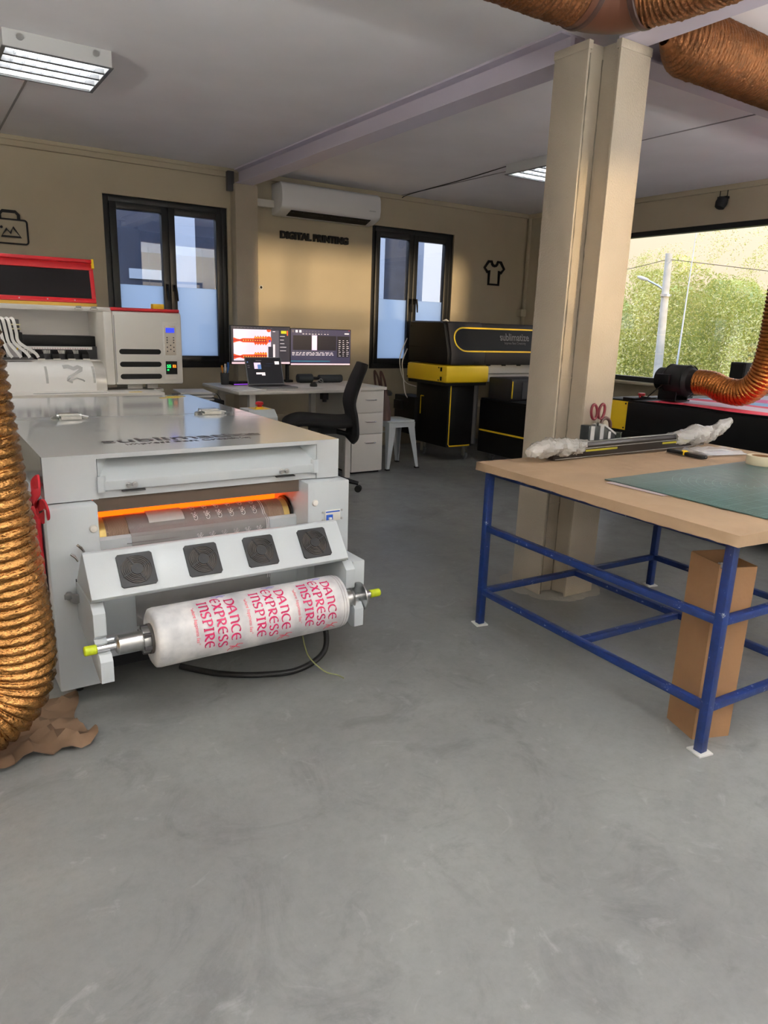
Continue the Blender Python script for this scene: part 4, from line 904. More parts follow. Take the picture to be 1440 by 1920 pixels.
# moving bed in front of the printer
bd = thing('print_bed', 'long black print bed with a yellow stripe running behind the column', 'machine bed', (5.2, 4.8, 0))
bx('bed_body', (4.645, 4.15, .09), (5.90, 5.385, .595), M_pb, bd, .006); bx('bed_top', (4.64, 4.15, .595), (5.90, 5.37, .615), M_black, bd, .004)
MB().ribbon([(4.644, 5.37, .305), (4.644, 4.2, .305)], .016, (-1, 0, 0), .003).build('yellow_stripe', M_yel, bd, smooth=False)
c1 = MB().box((4.665, 4.98, .615), (5.15, 5.30, .82)).build('bed_carriage', M_pk, bd, .012); bx('yellow_corner', (4.672, 4.974, .64), (4.682, 4.981, .80), M_yel, c1)
bx('carriage_face', (4.80, 4.972, .635), (5.14, 4.982, .79), M_dgrey, c1); bx('bed_tray', (4.86, 4.62, .615), (5.3, 4.95, .63), M_grey, bd)
bx('bed_carriage', (4.76, 4.35, .615), (5.2, 4.60, .77), M_pb, bd, .015)
for x, y in ((4.72, 5.25), (4.72, 4.3), (5.8, 5.25), (5.8, 4.3)): caster(x, y, .09, bd, .030)
# ---------------------------------------------------------------- laser cutter below the big window
lc = thing('laser_cutter', 'long black flatbed cutter below the wide window with cloth spread on top', 'cutter', (4.9, 2.3, 0))
bx('cutter_body', (4.22, 1.0, .16), (5.75, 3.36, .815), M_pb, lc, .006)
bx('front_rail', (4.205, 1.0, .60), (4.222, 3.30, .80), M_black, lc, .003); bx('kick_panel', (4.21, 1.0, .18), (4.222, 3.30, .36), M_black, lc)
yp = bx('yellow_end_panel', (4.212, 3.30, .60), (4.222, 3.52, .80), M_yel, lc, .002); bx('end_block', (4.222, 3.34, .40), (4.6, 3.53, .81), M_pb, lc, .004)
for y, z in ((3.32, .785), (3.32, .615)): MB().lathe([(.006, -.003), (.006, 0)], (4.212, y, z), (1, 0, 0), 10).build('screw', M_dark, yp)
bx('end_rail', (4.222, 3.265, .81), (4.9, 3.36, .828), M_black, lc, .003)
MB().lathe([(.018, 0), (.018, .01), (.026, .014), (.024, .028), (.001, .03)], (4.36, 3.31, .828), (0, 0, 1), 18, caps=False).build('stop_button', M_red, lc)
for x, y in ((4.33, 2.38), (4.33, 3.2), (5.6, 2.38), (5.6, 3.2), (4.33, 1.15), (5.6, 1.15)): caster(x, y, .16, lc, .05)
# cloth on top: coloured strips
cl = thing('banner_cloth', 'red, blue and pink striped cloth spread over the flatbed cutter', 'cloth', (5.0, 2.3, .815))
for i, (xa, xb, c) in enumerate(((4.215, 4.40, (226, 60, 84)), (4.40, 4.66, (232, 214, 226)), (4.66, 4.80, (222, 70, 96)), (4.80, 5.02, (150, 190, 226)), (5.02, 5.3, (226, 110, 160)), (5.3, 5.75, (206, 200, 212)))):
    mb = MB(); nx, ny = 5, 24; vs = []
    for a in range(nx):
        for b in range(ny):
            x = xa+(xb-xa)*a/(nx-1); y = 1.02+2.14*b/(ny-1)
            vs.append((x, y, .8168+.0035*(1+math.sin(y*9+x*7)*math.cos(x*11))))
    mb.add(vs, [(a*ny+b, (a+1)*ny+b, (a+1)*ny+b+1, a*ny+b+1) for a in range(nx-1) for b in range(ny-1)]).build('cloth_band', mat('cloth_%d' % i, c, .75), cl)
tag(bx('white_sheet_roll', (4.5, 1.5, .825), (5.0, 2.30, .838), M_paper, bevel=.004), 'white sheet lying on the flatbed cutter beside the foil duct elbow', 'sheet')
mb = MB(); mb.prism([(-.06, 0), (.06, 0), (.06, .012), (.02, .03), (-.06, .03)], 1, 0, .20); setxf(Matrix.Translation((4.75, 2.36, .838)) @ Matrix.Rotation(R(10), 4, 'Z'))
tag(MB().prism([(-.06, 0), (.06, 0), (.06, .012), (.02, .03), (-.06, .03)], 1, -.18, .06).build('black_clamp', M_blackm, bevel=.003), 'black wedge shaped clamp on the white sheet of the cutter', 'clamp'); setxf()
# small speaker on the sill
sb = thing('black_sill_box', 'small upright black box on the window sill behind the foil duct', 'box', (6.07, 3.62, .8))
bx('box_body', (6.02, 3.55, .80), (6.12, 3.69, 1.055), M_blackm, sb, .004); bx('box_front', (6.014, 3.563, .82), (6.021, 3.677, 1.04), M_rubber, sb)
# ---------------------------------------------------------------- foil ducts
def duct(path, r, pitch, amp=.09, seg=44, sub=7, jit=.022, step=12, seed=1, r_end=None, pinch=0):
    P = smooth_path(path, step); L = [0]
    for i in range(1, len(P)): L.append(L[-1]+(P[i]-P[i-1]).length)
    n = int(L[-1]/pitch*sub); g = np.random.default_rng(seed); pts = []; j = 0
    for i in range(n+1):
        s = L[-1]*i/n
        while j < len(L)-2 and L[j+1] < s: j += 1
        t = (s-L[j])/max(1e-6, L[j+1]-L[j]); pts.append(P[j].lerp(P[j+1], t))
    vs = []; u = None
    for i, p in enumerate(pts):
        d = (pts[min(i+1, n)]-pts[max(i-1, 0)]).normalized()
        if u is None: u, w = axis_frame(d)
        else: u = (u-d*u.dot(d)).normalized(); w = d.cross(u)
        ph = (i/sub) % 1; prof = 1-amp*(1-abs(math.sin(math.pi*ph))**.75)
        rr = r if r_end is None else r+(r_end-r)*i/n
        if pinch: rr *= min(1, .30+.7*math.sin(min(1, L[-1]*i/n/pinch)*math.pi/2))
        jt = g.normal(0, jit, seg)*(.3+.7*abs(math.sin(math.pi*ph)))
        jt = (jt+np.roll(jt, 1)*.6)
        for k in range(seg):
            a = 2*math.pi*k/seg; vs.append(p+(u*math.cos(a)+w*math.sin(a))*rr*(prof+jt[k]))
    mb = MB(); mb.add(vs, [(i*seg+k, i*seg+(k+1) % seg, (i+1)*seg+(k+1) % seg, (i+1)*seg+k) for i in range(n) for k in range(seg)])
    return mb
du = thing('foil_duct', 'coppery foil duct hanging beside the heat press and bending at the floor', 'duct', (.17, 2.12, .02))
duct([(.04, 2.10, 2.3), (.075, 2.10, 1.6), (.105, 2.10, 1.15), (.135, 2.11, .75), (.165, 2.12, .40), (.150, 2.125, .23), (.06, 2.11, .145), (-.12, 2.05, .125), (-.5, 1.95, .125)], .104, .027, amp=.10, jit=.016, seed=3).build('duct_hose', M_copper, du, sharp=180)
bx('ceiling_collar', (-.08, 1.99, 2.28), (.16, 2.21, 2.545), M_tape, du, .01)
# crumpled kraft paper on the floor
mb = MB(); nx, ny = 26, 22; vs = []; g = np.random.default_rng(11); hgt = g.normal(0, 1, (nx, ny))
for _ in range(2): hgt = (hgt+np.roll(hgt, 1, 0)+np.roll(hgt, 1, 1)+np.roll(hgt, -1, 0)+np.roll(hgt, -1, 1))/5
for a in range(nx):
    for b in range(ny):
        x = -.30+.64*a/(nx-1); y = 1.98+.36*b/(ny-1)+.10*(a/(nx-1))
        e_ = min(a, nx-1-a, b, ny-1-b)
        inside = ((x-.0)**2+(y-2.09)**2*1.6) < .055
        z = .003+max(0, .012+hgt[a, b]*.085)*(1 if e_ > 1 else .6)
        if inside: z = min(z, .012)
        if b < 5 and a > 12: z += .022*math.sin(a*.8)**2
        vs.append((x+.02*math.sin(b*.35+1), y+.018*math.sin(a*.45), z))
mb.add(vs, [(a*ny+b, (a+1)*ny+b, (a+1)*ny+b+1, a*ny+b+1) for a in range(nx-1) for b in range(ny-1)])
tag(mb.build('crumpled_kraft_paper', mat('kraft_dark', (112, 88, 66), .8, bump=.15, bscale=20), sharp=40), 'crumpled brown kraft paper on the floor under the foil duct', 'paper')
# inline fan with duct rising to the ceiling
fan = thing('inline_duct_fan', 'black inline duct fan lying on the flatbed cutter', 'fan', (4.42, 3.02, .825))
FX, FZ = 4.42, .965
MB().lathe([(.0, .012), (.070, .010), (.074, 0), (.078, .004), (.078, .06), (.098, .075), (.104, .09), (.104, .22), (.098, .235), (.080, .25), (.078, .31)], (FX, 3.22, FZ), (.02, -1, 0), 40, caps=False).build('fan_body', M_blackm, fan)
for t in (.085, .225): MB().lathe([(.105, 0), (.108, .003), (.108, .010), (.105, .013)], (FX+.002, 3.22-t, FZ), (0, -1, 0), 40, caps=False).build('clamp_band', M_black, fan)
bx('junction_box', (FX-.128, 3.06, FZ-.03), (FX-.095, 3.17, FZ+.04), M_black, fan, .006)
MB().box((FX-.08, 3.02, .8255), (FX+.08, 3.18, .833)).box((FX-.07, 3.03, .833), (FX-.06, 3.17, .90)).box((FX+.06, 3.03, .833), (FX+.07, 3.17, .90)).build('mounting_foot', M_black, fan)
MB().tube(smooth_path([(FX-.11, 3.12, .93), (FX-.14, 3.18, .86), (FX-.10, 3.24, .832), (FX-.13, 3.26, .838), (FX-.08, 3.22, .833)], 7), .004, 6).build('fan_cable', M_rubber, fan)
d2 = thing('foil_duct', 'amber foil duct bending up from the black inline fan', 'duct', (4.42, 2.6, .83))
duct([(FX, 2.93, FZ), (FX, 2.82, FZ-.005), (FX-.01, 2.72, .93), (FX-.02, 2.58, .93), (FX-.03, 2.48, 1.02), (FX-.04, 2.435, 1.2), (FX-.05, 2.42, 1.5), (FX-.06, 2.40, 1.9), (FX-.1, 2.30, 2.28)], .083, .022, seed=5, r_end=.092, jit=.012, sub=6).build('duct_hose', M_copper2, d2, sharp=180)
d3 = thing('foil_duct', 'coppery foil duct running under the ceiling in front of the column head', 'duct', (2.0, 2.0, 2.2))
DZ = 2.375
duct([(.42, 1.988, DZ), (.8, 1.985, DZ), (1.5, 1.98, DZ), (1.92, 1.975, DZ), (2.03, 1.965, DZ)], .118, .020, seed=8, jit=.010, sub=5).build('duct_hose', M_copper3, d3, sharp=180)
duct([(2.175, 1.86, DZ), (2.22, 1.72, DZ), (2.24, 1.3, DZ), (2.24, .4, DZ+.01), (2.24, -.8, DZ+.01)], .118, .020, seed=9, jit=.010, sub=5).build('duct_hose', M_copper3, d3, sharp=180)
mb = MB(); mb.tube(smooth_path([(1.99, 1.968, DZ), (2.08, 1.955, DZ), (2.15, 1.91, DZ), (2.185, 1.84, DZ)], 6), .120, 32); mb.build('taped_elbow', M_tape, d3)
for p, d in (((2.01, 1.967, DZ), (1, -.05, 0)), ((2.18, 1.85, DZ), (.25, -1, 0))): MB().lathe([(.120, 0), (.124, .004), (.124, .02), (.120, .024)], p, d, 32, caps=False).build('tape_band', mat('dark_tape', (58, 36, 30), .4), d3)
for x in (.3, 1.3): MB().ribbon([(x, 1.98-.135*math.cos(R(a)), DZ-.135*math.sin(R(a))) for a in range(-10, 191, 20)], .02, (0, 0, -1), .002).tube([(x, 1.845, DZ+.02), (x, 1.845, H)], .003, 6).tube([(x, 2.115, DZ+.02), (x, 2.115, H)], .003, 6).build('hanger', M_steel, d3)
for y in (1.2, .2): MB().tube([(2.24-.121, y, DZ), (2.24-.121, y, H)], .003, 6).tube([(2.24+.121, y, DZ), (2.24+.121, y, H)], .003, 6).build('hanger', M_steel, d3)
d4 = thing('foil_duct', 'amber foil duct under the ceiling beyond the column towards the window', 'duct', (4.2, 2.1, 2.3))
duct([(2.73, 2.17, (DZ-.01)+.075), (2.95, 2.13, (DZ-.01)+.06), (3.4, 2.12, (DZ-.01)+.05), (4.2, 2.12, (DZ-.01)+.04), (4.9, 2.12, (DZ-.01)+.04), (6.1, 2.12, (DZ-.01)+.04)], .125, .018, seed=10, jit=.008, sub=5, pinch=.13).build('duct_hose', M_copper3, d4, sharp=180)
for x in (3.3, 4.9): MB().tube([(x, 1.99, (DZ-.01)+.05), (x, 1.99, H)], .003, 6).tube([(x, 2.25, (DZ-.01)+.05), (x, 2.25, H)], .003, 6).build('hanger', M_steel, d4)
# ---------------------------------------------------------------- work table with kraft paper
T = Matrix.Translation((1.945, 1.10, 0)) @ Matrix.Rotation(R(-2.2), 4, 'Z'); setxf(T)
wt = thing('work_table', 'blue steel framed work table topped with brown kraft paper', 'table', (.6, .55, 0))
def blue():
    M = mat('worn_blue_paint', (18, 50, 142), .38)
    t = M.node_tree; b = t.nodes['Principled BSDF']; co = t.nodes.new('ShaderNodeTexCoord'); n = t.nodes.new('ShaderNodeTexNoise'); n.inputs['Scale'].default_value = 34; n.inputs['Detail'].default_value = 8; n.inputs['Roughness'].default_value = .75
    r = t.nodes.new('ShaderNodeValToRGB'); t.links.new(co.outputs['Object'], n.inputs['Vector']); t.links.new(n.outputs['Fac'], r.inputs[0])
    r.color_ramp.elements[0].position = .62; r.color_ramp.elements[1].position = .67; r.color_ramp.elements[0].color = srgb(17, 44, 104); r.color_ramp.elements[1].color = srgb(190, 190, 186)
    q = r.color_ramp.elements.new(.40); q.color = srgb(13, 36, 86); t.links.new(r.outputs[0], b.inputs['Base Color']); return M
M_blue = blue(); TX, TY, TH = 1.12, 1.11, .70
legs = ((0, 0), (0, TY), (TX, TY), (TX, 0)); s = .0145
for x, y in legs:
    l_ = bx('leg', (x-s, y-s, .004), (x+s, y+s, TH-.001), M_blue, wt, .002)
    MB().prism([(x-.033, y-.024), (x+.022, y-.032), (x+.034, y+.022), (x-.022, y+.032)], 2, 0, .005).build('foot_plate', mat('white_foot_plate', (206, 206, 202), .6), l_)
def railx(y, z, x0=0, x1=TX): return bx('rail', (x0+s, y-.0125, z-.0125), (x1-s, y+.0125, z+.0125), M_blue, wt, .002)
def raily(x, z, y0_=0, y1_=TY): return bx('rail', (x-.0125, y0_+s, z-.0125), (x+.0125, y1_-s, z+.0125), M_blue, wt, .002)
raily(0, .44); raily(0, .155); railx(TY, .155); raily(TX, .155); railx(0, .155); railx(0, .44); raily(TX, .44)
raily(TX/2-.0, .155, -.004, TY+.004); bx('rail', (.0125, TY/2-.0325, .1425), (TX/2-.0125, TY/2-.0075, .1675), M_blue, wt, .002)
for a, b in (((-s, -s), (TX+.25, s)), ((-s, TY-s), (TX+.25, TY+s))): bx('top_bearer', (a[0], a[1], TH-.0), (b[0], b[1], TH+.012), M_blue, wt)
for x in (0, TX): bx('top_bearer', (x-s, s, TH-.028), (x+s, TY-s, TH+.004), M_blue, wt)
tx0, tx1, ty0, ty1 = -.055, 1.44, -.05, TY+.03
bx('top_board', (tx0+.012, ty0+.012, TH+.0125), (tx1-.012, ty1-.012, TH+.020), mat('plywood', (150, 120, 86), .7), wt)
mb = MB(); nx, ny = 46, 38; vs = []; g = np.random.default_rng(4)
def prk(a): return a
for i in range(nx):
    for j in range(ny):
        fx, fy = i/(nx-1), j/(ny-1); x = tx0+(tx1-tx0)*fx; y = ty0+(ty1-ty0)*fy; z = TH+.0265
        e_ = min(i, nx-1-i, j, ny-1-j)
        sag = .006*math.sin(x*7+1)*math.sin(y*5)
        if e_ == 0:
            ox = -1 if i == 0 else (1 if i == nx-1 else 0); oy = -1 if j == 0 else (1 if j == ny-1 else 0)
            x += ox*.0005; y += oy*.0005; z = TH-.003-.006*(.5+.5*math.sin(i*.21+j*.17))-.003*g.random()
            if j == 0 or j == ny-1: y += .004*math.sin(i*.3)*(1 if j else -1)
        elif e_ == 1:
            x = tx0+.001 if i == 1 else (tx1-.001 if i == nx-2 else x); y = ty0+.001 if j == 1 else (ty1-.001 if j == ny-2 else y); z = TH+.0255
        else: z += max(-.001, sag*.4)+g.normal(0, .0009)
        vs.append((x, y, z))
mb.add(vs, [(i*ny+j, (i+1)*ny+j, (i+1)*ny+j+1, i*ny+j+1) for i in range(nx-1) for j in range(ny-1)])
mb.build('kraft_cover', M_kraft, wt, sharp=60)
setxf(); TZ = TH+.030
# cutting mat
mt = thing('cutting_mat', 'large dark green cutting mat with a pale measuring grid on the kraft table', 'cutting mat', (2.6, 1.42, TZ))
mx0, mx1, my0, my1 = 2.13, 3.08, 1.115, 1.735
bx('mat_sheet', (mx0, my0, TZ), (mx1, my1, TZ+.004), mat('mat_green', (70, 94, 90), .38, noise=.06, nscale=5), mt, .001)
mb = MB(); zt = TZ+.0041; M_ln = mat('mat_lines', (134, 158, 154), .5)
for k in range(1, 15): mb.box((mx0+.03+k*.06, my0+.03, zt), (mx0+.0308+k*.06, my1-.03, zt+.0002))
for k in range(0, 10): mb.box((mx0+.03, my0+.03+k*.06, zt), (mx1-.03, my0+.0308+k*.06, zt+.0002))
for k in range(0, 90): mb.box((mx0+.03+k*.01, my1-.03, zt), (mx0+.0306+k*.01, my1-.03+(.012 if k % 5 == 0 else .006), zt+.0002))
for k in range(0, 56): mb.box((mx0+.03-(.012 if k % 5 == 0 else .006), my0+.03+k*.01, zt), (mx0+.03, my0+.0306+k*.01, zt+.0002))
for k in range(11):
    r_ = .05+.028*k; mb.ribbon([(mx0+.44+r_*math.cos(R(a)), my0+.24+r_*math.sin(R(a)), zt) for a in range(100, 200, 8)], .0012, (0, 0, 1), .0003)
for a in (30, 45, 60, 120, 135, 150): mb.ribbon([(mx0+.44, my0+.24, zt), (mx0+.44+.33*math.cos(R(a)), my0+.24+.33*math.sin(R(a)), zt)], .0012, (0, 0, 1), .0003)
mb.ribbon([(mx0+.62, my0+.03, zt), (mx0+.62, my1-.03, zt)], .003, (0, 0, 1), .0003)
mb.build('measuring_grid', M_ln, mt, smooth=False)['kind'] = 'stuff'
setxf(Matrix.Translation((2.112, 1.60, TZ)) @ Matrix.Rotation(R(2), 4, 'Z'))
tag(bx('printed_slip', (-.012, -.14, 0), (.03, .10, .0008), mat('slip_violet', (176, 160, 160), .6)), 'narrow paper slip peeping from under the edge of the cutting mat', 'paper'); setxf()
tape = thing('tape_roll', 'cream roll of masking tape lying on the corner of the cutting mat', 'tape', (3.03, 1.655, TZ+.0043))
MB().lathe([(.040, 0), (.058, 0), (.059, .002), (.059, .036), (.058, .038), (.040, .038), (.040, 0)], (3.035, 1.655, TZ+.0043), (0, 0, 1), 40, caps=False).build('tape_winding', mat('masking_tape', (206, 196, 168), .55), tape)
MB().lathe([(.0375, 0), (.040, 0), (.040, .038), (.0375, .038), (.0375, 0)], (3.035, 1.655, TZ+.0043), (0, 0, 1), 40, caps=False).build('tape_core', M_card, tape)
# knife and zip bag
T = Matrix.Translation((2.945, 1.955, TZ)) @ Matrix.Rotation(R(-93), 4, 'Z'); setxf(T)
kn = thing('utility_knife', 'black utility knife with a yellow slider lying on kraft paper', 'knife', (0, 0, 0))
MB().prism([(-.10, -.014), (.03, -.014), (.09, -.018), (.105, -.008), (.105, .010), (.09, .018), (-.10, .014)], 2, 0, .016).build('handle', M_blackm, kn, .005)
bx('slider', (-.02, -.009, .016), (.0, .009, .022), M_yel, kn, .002); bx('yellow_collar', (-.005, -.0175, .002), (.0, .0175, .0172), M_yel, kn)
MB().ribbon([(.02, -.012, .0162), (.09, -.014, .0162), (.1, 0, .0162)], .003, (0, 0, 1), .001).build('chrome_edge', M_chrome, kn); setxf()
T = Matrix.Translation((3.15, 1.955, TZ)) @ Matrix.Rotation(R(-14), 4, 'Z'); setxf(T)
zb_ = thing('clear_bag', 'clear plastic bag with a white label sheet beside the utility knife', 'bag', (0, 0, 0))
mb = MB(); nx, ny = 16, 12; vs = []; g = np.random.default_rng(6)
for i in range(nx):
    for j in range(ny):
        e_ = min(i, nx-1-i, j, ny-1-j); vs.append((-.15+.30*i/(nx-1), -.10+.2*j/(ny-1), .0015+(.012+.006*g.random() if e_ > 1 else .003*g.random())))
mb.add(vs, [(i*ny+j, (i+1)*ny+j, (i+1)*ny+j+1, i*ny+j+1) for i in range(nx-1) for j in range(ny-1)]).build('bag_film', mat('clear_polybag', (226, 228, 232), .12, alpha=.35), zb_, sharp=25)
bx('label_sheet', (-.06, -.075, .001), (.135, .08, .002), M_paper, zb_); bx('grey_print', (-.02, -.03, .0021), (.09, .03, .0024), mat('light_grey_print', (196, 194, 204), .6), zb_); setxf()
# wrapped profile
pa, pb_ = Vector((2.19, 2.13, TZ+.036)), Vector((3.30, 2.10, TZ+.046)); d = (pb_-pa).normalized()
wp = thing('wrapped_profile', 'dark metal profile with both ends wrapped in clear bubble wrap', 'profile', (2.75, 2.15, TZ))
T = Matrix((d, Vector((0, 0, 1)).cross(d).normalized(), d.cross(Vector((0, 0, 1)).cross(d)).normalized())).transposed().to_4x4(); T.translation = pa; setxf(T); L = (pb_-pa).length
M_pd = mat('bronze_profile', (52, 48, 46), .3, .6)
MB().prism([(-.026, -.034), (.026, -.034), (.026, .012), (.012, .030), (-.016, .030), (-.026, .016)], 0, .05, L-.04).build('profile_bar', M_pd, wp, .002)
bx('upper_bead', (.06, -.0275, .003), (L-.05, -.0255, .006), M_alu, wp)
bx('top_bead', (.06, -.018, .0300), (L-.05, -.014, .0325), M_alu, wp); bx('lower_bead', (.06, -.0275, -.0335), (L-.05, -.0255, -.031), M_alu, wp)
bx('yellow_strip', (.24, -.0278, -.010), (.44, -.0255, -.002), mat('olive_yellow', (170, 160, 40), .5), wp); bx('yellow_strip', (L-.36, -.0278, -.010), (L-.18, -.0255, -.002), mat('olive_yellow', (170, 160, 40), .5), wp)
M_bub = mat('bubble_wrap', (238, 236, 230), .09, alpha=.5, bump=.9, bscale=55, spec=1.0, coat=.8)
def bubble(path, rs, seed, par):
    g = np.random.default_rng(seed); P = smooth_path(path, 9); n = len(P); seg = 26; vs = []
    for i, p in enumerate(P):
        t = i/(n-1)*(len(rs)-1); k = min(int(t), len(rs)-2); r_ = rs[k]+(rs[k+1]-rs[k])*(t-k)
        dd = (P[min(i+1, n-1)]-P[max(i-1, 0)]).normalized(); u, w = axis_frame(dd)
        for q_ in range(seg):
            a = 2*math.pi*q_/seg; rr = r_*(1+.10*math.sin(3*a+i*.6)+(.05 if par is not None else .05)*g.normal())
            vs.append(p+u*math.cos(a)*rr+w*math.sin(a)*rr*.85)
    mb = MB(); mb.add(vs, [(i*seg+k, i*seg+(k+1) % seg, (i+1)*seg+(k+1) % seg, (i+1)*seg+k) for i in range(n-1) for k in range(seg)]+[tuple(range(seg)), tuple((n-1)*seg+k for k in range(seg))])
    return mb.build('bubble_wrap', M_bub, par, sharp=28)
bubble([(-.08, -.01, .004), (-.03, -.01, .012), (.05, -.004, .018), (.14, 0, .012), (.21, 0, .010), (.28, .008, .026)], [.018, .036, .046, .047, .046, .036, .012], 2, wp)
bubble([(L-.26, 0, .006), (L-.16, 0, .006), (L-.06, 0, .016), (L+.03, -.002, .014), (L+.10, -.004, .040), (L+.18, -.006, .074)], [.036, .042, .058, .050, .036, .034, .018], 12, wp)
setxf()
# holder with scissors at the table's far edge
ho = thing('tool_holder', 'grey striped tool holder standing at the far edge of the kraft table', 'tool holder', (2.62, 2.195, TZ))
hx, hy = 2.615, 2.205
M_hw = mat('holder_grey', (186, 186, 186), .4)
MB().prism([(hx-.085, TZ), (hx+.10, TZ), (hx+.10, TZ+.075), (hx+.02, TZ+.120), (hx-.085, TZ+.125)], 1, hy-.028, hy+.024).build('holder_body', mat('holder_dark', (40, 44, 46), .4), ho, .003)
for a, b, z in ((-.075, -.050, .122), (-.012, .012, .119), (.045, .062, .093)): MB().prism([(hx+a, TZ+.004), (hx+b, TZ+.004), (hx+b, TZ+z), (hx+a, TZ+z+.003)], 1, hy-.031, hy-.027).build('grey_stripe', M_hw, ho)
MB().prism([(hx-.01, TZ+.115), (hx+.02, TZ+.120), (hx+.10, TZ+.075), (hx+.10, TZ+.085), (hx+.02, TZ+.128), (hx-.01, TZ+.125)], 1, hy-.03, hy+.024).build('holder_rim', M_hw, ho)
sc2 = thing('scissors', 'scissors with dark red handles sticking up from the tool holder', 'scissors', (2.60, 2.19, TZ+.1205))
def loop(cx_, cz_, rx, rz, tilt): return [(cx_+math.cos(a)*rx*math.cos(tilt)-math.sin(a)*rz*math.sin(tilt), 2.195, cz_+math.cos(a)*rx*math.sin(tilt)+math.sin(a)*rz*math.cos(tilt)) for a in np.linspace(0, 2*math.pi, 22, endpoint=False)]
M_dr = mat('dark_red_plastic', (110, 24, 38), .35)
for s_, cx_ in ((1, 2.572), (-1, 2.622)): MB().tube(loop(cx_, TZ+.185, .019, .034, R(10)*s_), .0062, 8, closed=True).build('finger_loop', M_dr, sc2)
for s_ in (-1, 1): MB().ribbon([(2.597+s_*.018, 2.195, TZ+.155), (2.599+s_*.006, 2.195, TZ+.140), (2.601-s_*.004, 2.195, TZ+.1205)], .014, (0, -1, 0), .004).build('blade', M_steel, sc2)
tag(MB().tube(smooth_path([(2.632, 2.20, TZ+.131), (2.64, 2.20, TZ+.146), (2.665, 2.20, TZ+.152), (2.69, 2.20, TZ+.138), (2.70, 2.20, TZ+.108)], 6), .008, 8).build('dark_ring_handle', M_brown), 'dark curved handle poking out of the tool holder beside the scissors', 'handle tool')
tag(MB().lathe([(.022, 0), (.022, .085), (.020, .085), (.018, .006), (.001, .006)], (2.74, 2.19, TZ), (0, 0, 1), 20, caps=False).build('dark_cup', mat('olive_cup', (48, 54, 46), .25)), 'small dark olive cup right of the tool holder', 'cup')
# ---------------------------------------------------------------- tall cardboard box under the table
cb = thing('cardboard_box', 'tall narrow open cardboard box standing under the kraft table', 'box', (2.06, 1.20, 0))
T = Matrix.Translation((2.072, 1.195, .0)) @ Matrix.Rotation(R(-20), 4, 'Z'); setxf(T); w_, t_ = .068, .004; hb_ = .595
mb = MB().box((-w_, -w_, 0), (w_, w_, .006)).box((-w_, -w_, .006), (-w_+t_, w_, hb_)).box((w_-t_, -w_, .006), (w_, w_, hb_-.01)).box((-w_+t_, -w_, .006), (w_-t_, -w_+t_, hb_-.012)).box((-w_+t_, w_-t_, .006), (w_-t_, w_, hb_+.002))
mb.build('box_carton', M_card, cb)
bubble([(-.02, 0, hb_-.10), (0, 0, hb_-.05), (.01, .01, hb_-.025)], [.045, .04, .015], 21, cb); setxf()
# ---------------------------------------------------------------- ceiling lights
def tube_mat(name, k):
    M = bpy.data.materials.new(name); M.use_nodes = True
    b = M.node_tree.nodes['Principled BSDF']; b.inputs['Emission Color'].default_value = (.99, .995, .96, 1); b.inputs['Emission Strength'].default_value = k; return M
M_tubeE = tube_mat('fluorescent_tube', TUBE); M_tubeR = tube_mat('fill_tube_down', FILL_DOWN); M_tubeU = tube_mat('fill_tube_up', FILL_UP)
M_refl = mat('lamp_reflector', (226, 232, 238), .3, .0); M_lmp = mat('lamp_housing', (196, 196, 196), .45); M_lou = mat('lamp_louvre', (112, 112, 114), .45, .2)
def ceiling_light(x, y, label, tm=None):
    h = .245; t = thing('ceiling_light', label, 'ceiling light', (x, y, 2.465), 'louvred ceiling lights')
    z0, z1 = 2.468, H-.001
    MB().box((x-h, y-h, z0), (x-h+.012, y+h, z1)).box((x+h-.012, y-h, z0), (x+h, y+h, z1)).box((x-h+.012, y-h, z0), (x+h-.012, y-h+.012, z1)).box((x-h+.012, y+h-.012, z0), (x+h-.012, y+h, z1)).box((x-h+.012, y-h+.012, z1-.006), (x+h-.012, y+h-.012, z1)).build('housing', M_lmp, t)
    MB().box((x-h-.006, y-h-.006, z0-.004), (x+h+.006, y-h+.012, z0)).box((x-h-.006, y+h-.012, z0-.004), (x+h+.006, y+h+.006, z0)).box((x-h-.006, y-h+.012, z0-.004), (x-h+.012, y+h-.012, z0)).box((x+h-.012, y-h+.012, z0-.004), (x+h+.006, y+h-.012, z0)).build('rim', M_lou, t)
    w = (2*h-.024)/4
    for k in range(4):
        yc = y-h+.012+w*(k+.5); pr = [(yc-w/2+.008, z0+.004), (yc-w/2+.022, z0+.045), (yc, z1-.012), (yc+w/2-.022, z0+.045), (yc+w/2-.008, z0+.004), (yc+w/2-.007, z0+.004), (yc+w/2-.021, z0+.047), (yc, z1-.010), (yc-w/2+.021, z0+.047), (yc-w/2+.007, z0+.004)]
        MB().prism(pr, 0, x-h+.013, x+h-.013).build('reflector', M_refl, t)
        MB().tube([(x-h+.03, yc, z0+.042), (x+h-.03, yc, z0+.042)], .008, 8).build('tube', tm or M_tubeE, t)
        if k: bx('louvre_bar', (x-h+.012, yc-w/2-.014, z0), (x+h-.012, yc-w/2+.014, z0+.030), M_lou, t)
    mb = MB()
    for i in range(1, 9):
        xx_ = x-h+.012+(2*h-.024)*i/9
        for k in range(4):
            yc = y-h+.012+w*(k+.5); mb.box((xx_-.0008, yc-w/2+.009, z0+.004), (xx_+.0008, yc+w/2-.009, z0+.026))
    mb.build('cross_blade', M_refl, t)['kind'] = 'stuff'
    for dx in (-.17, .17): MB().lathe([(.016, 0), (.016, .004)], (x+dx, y-h-.0045, z0+.05), (0, 1, 0), 14).build('clip', M_steel, t)
    return t
ceiling_light(.775, 4.40, 'white louvred ceiling light above the white roll printer')
ceiling_light(4.43, 4.48, 'white louvred ceiling light half hidden by the steel column')
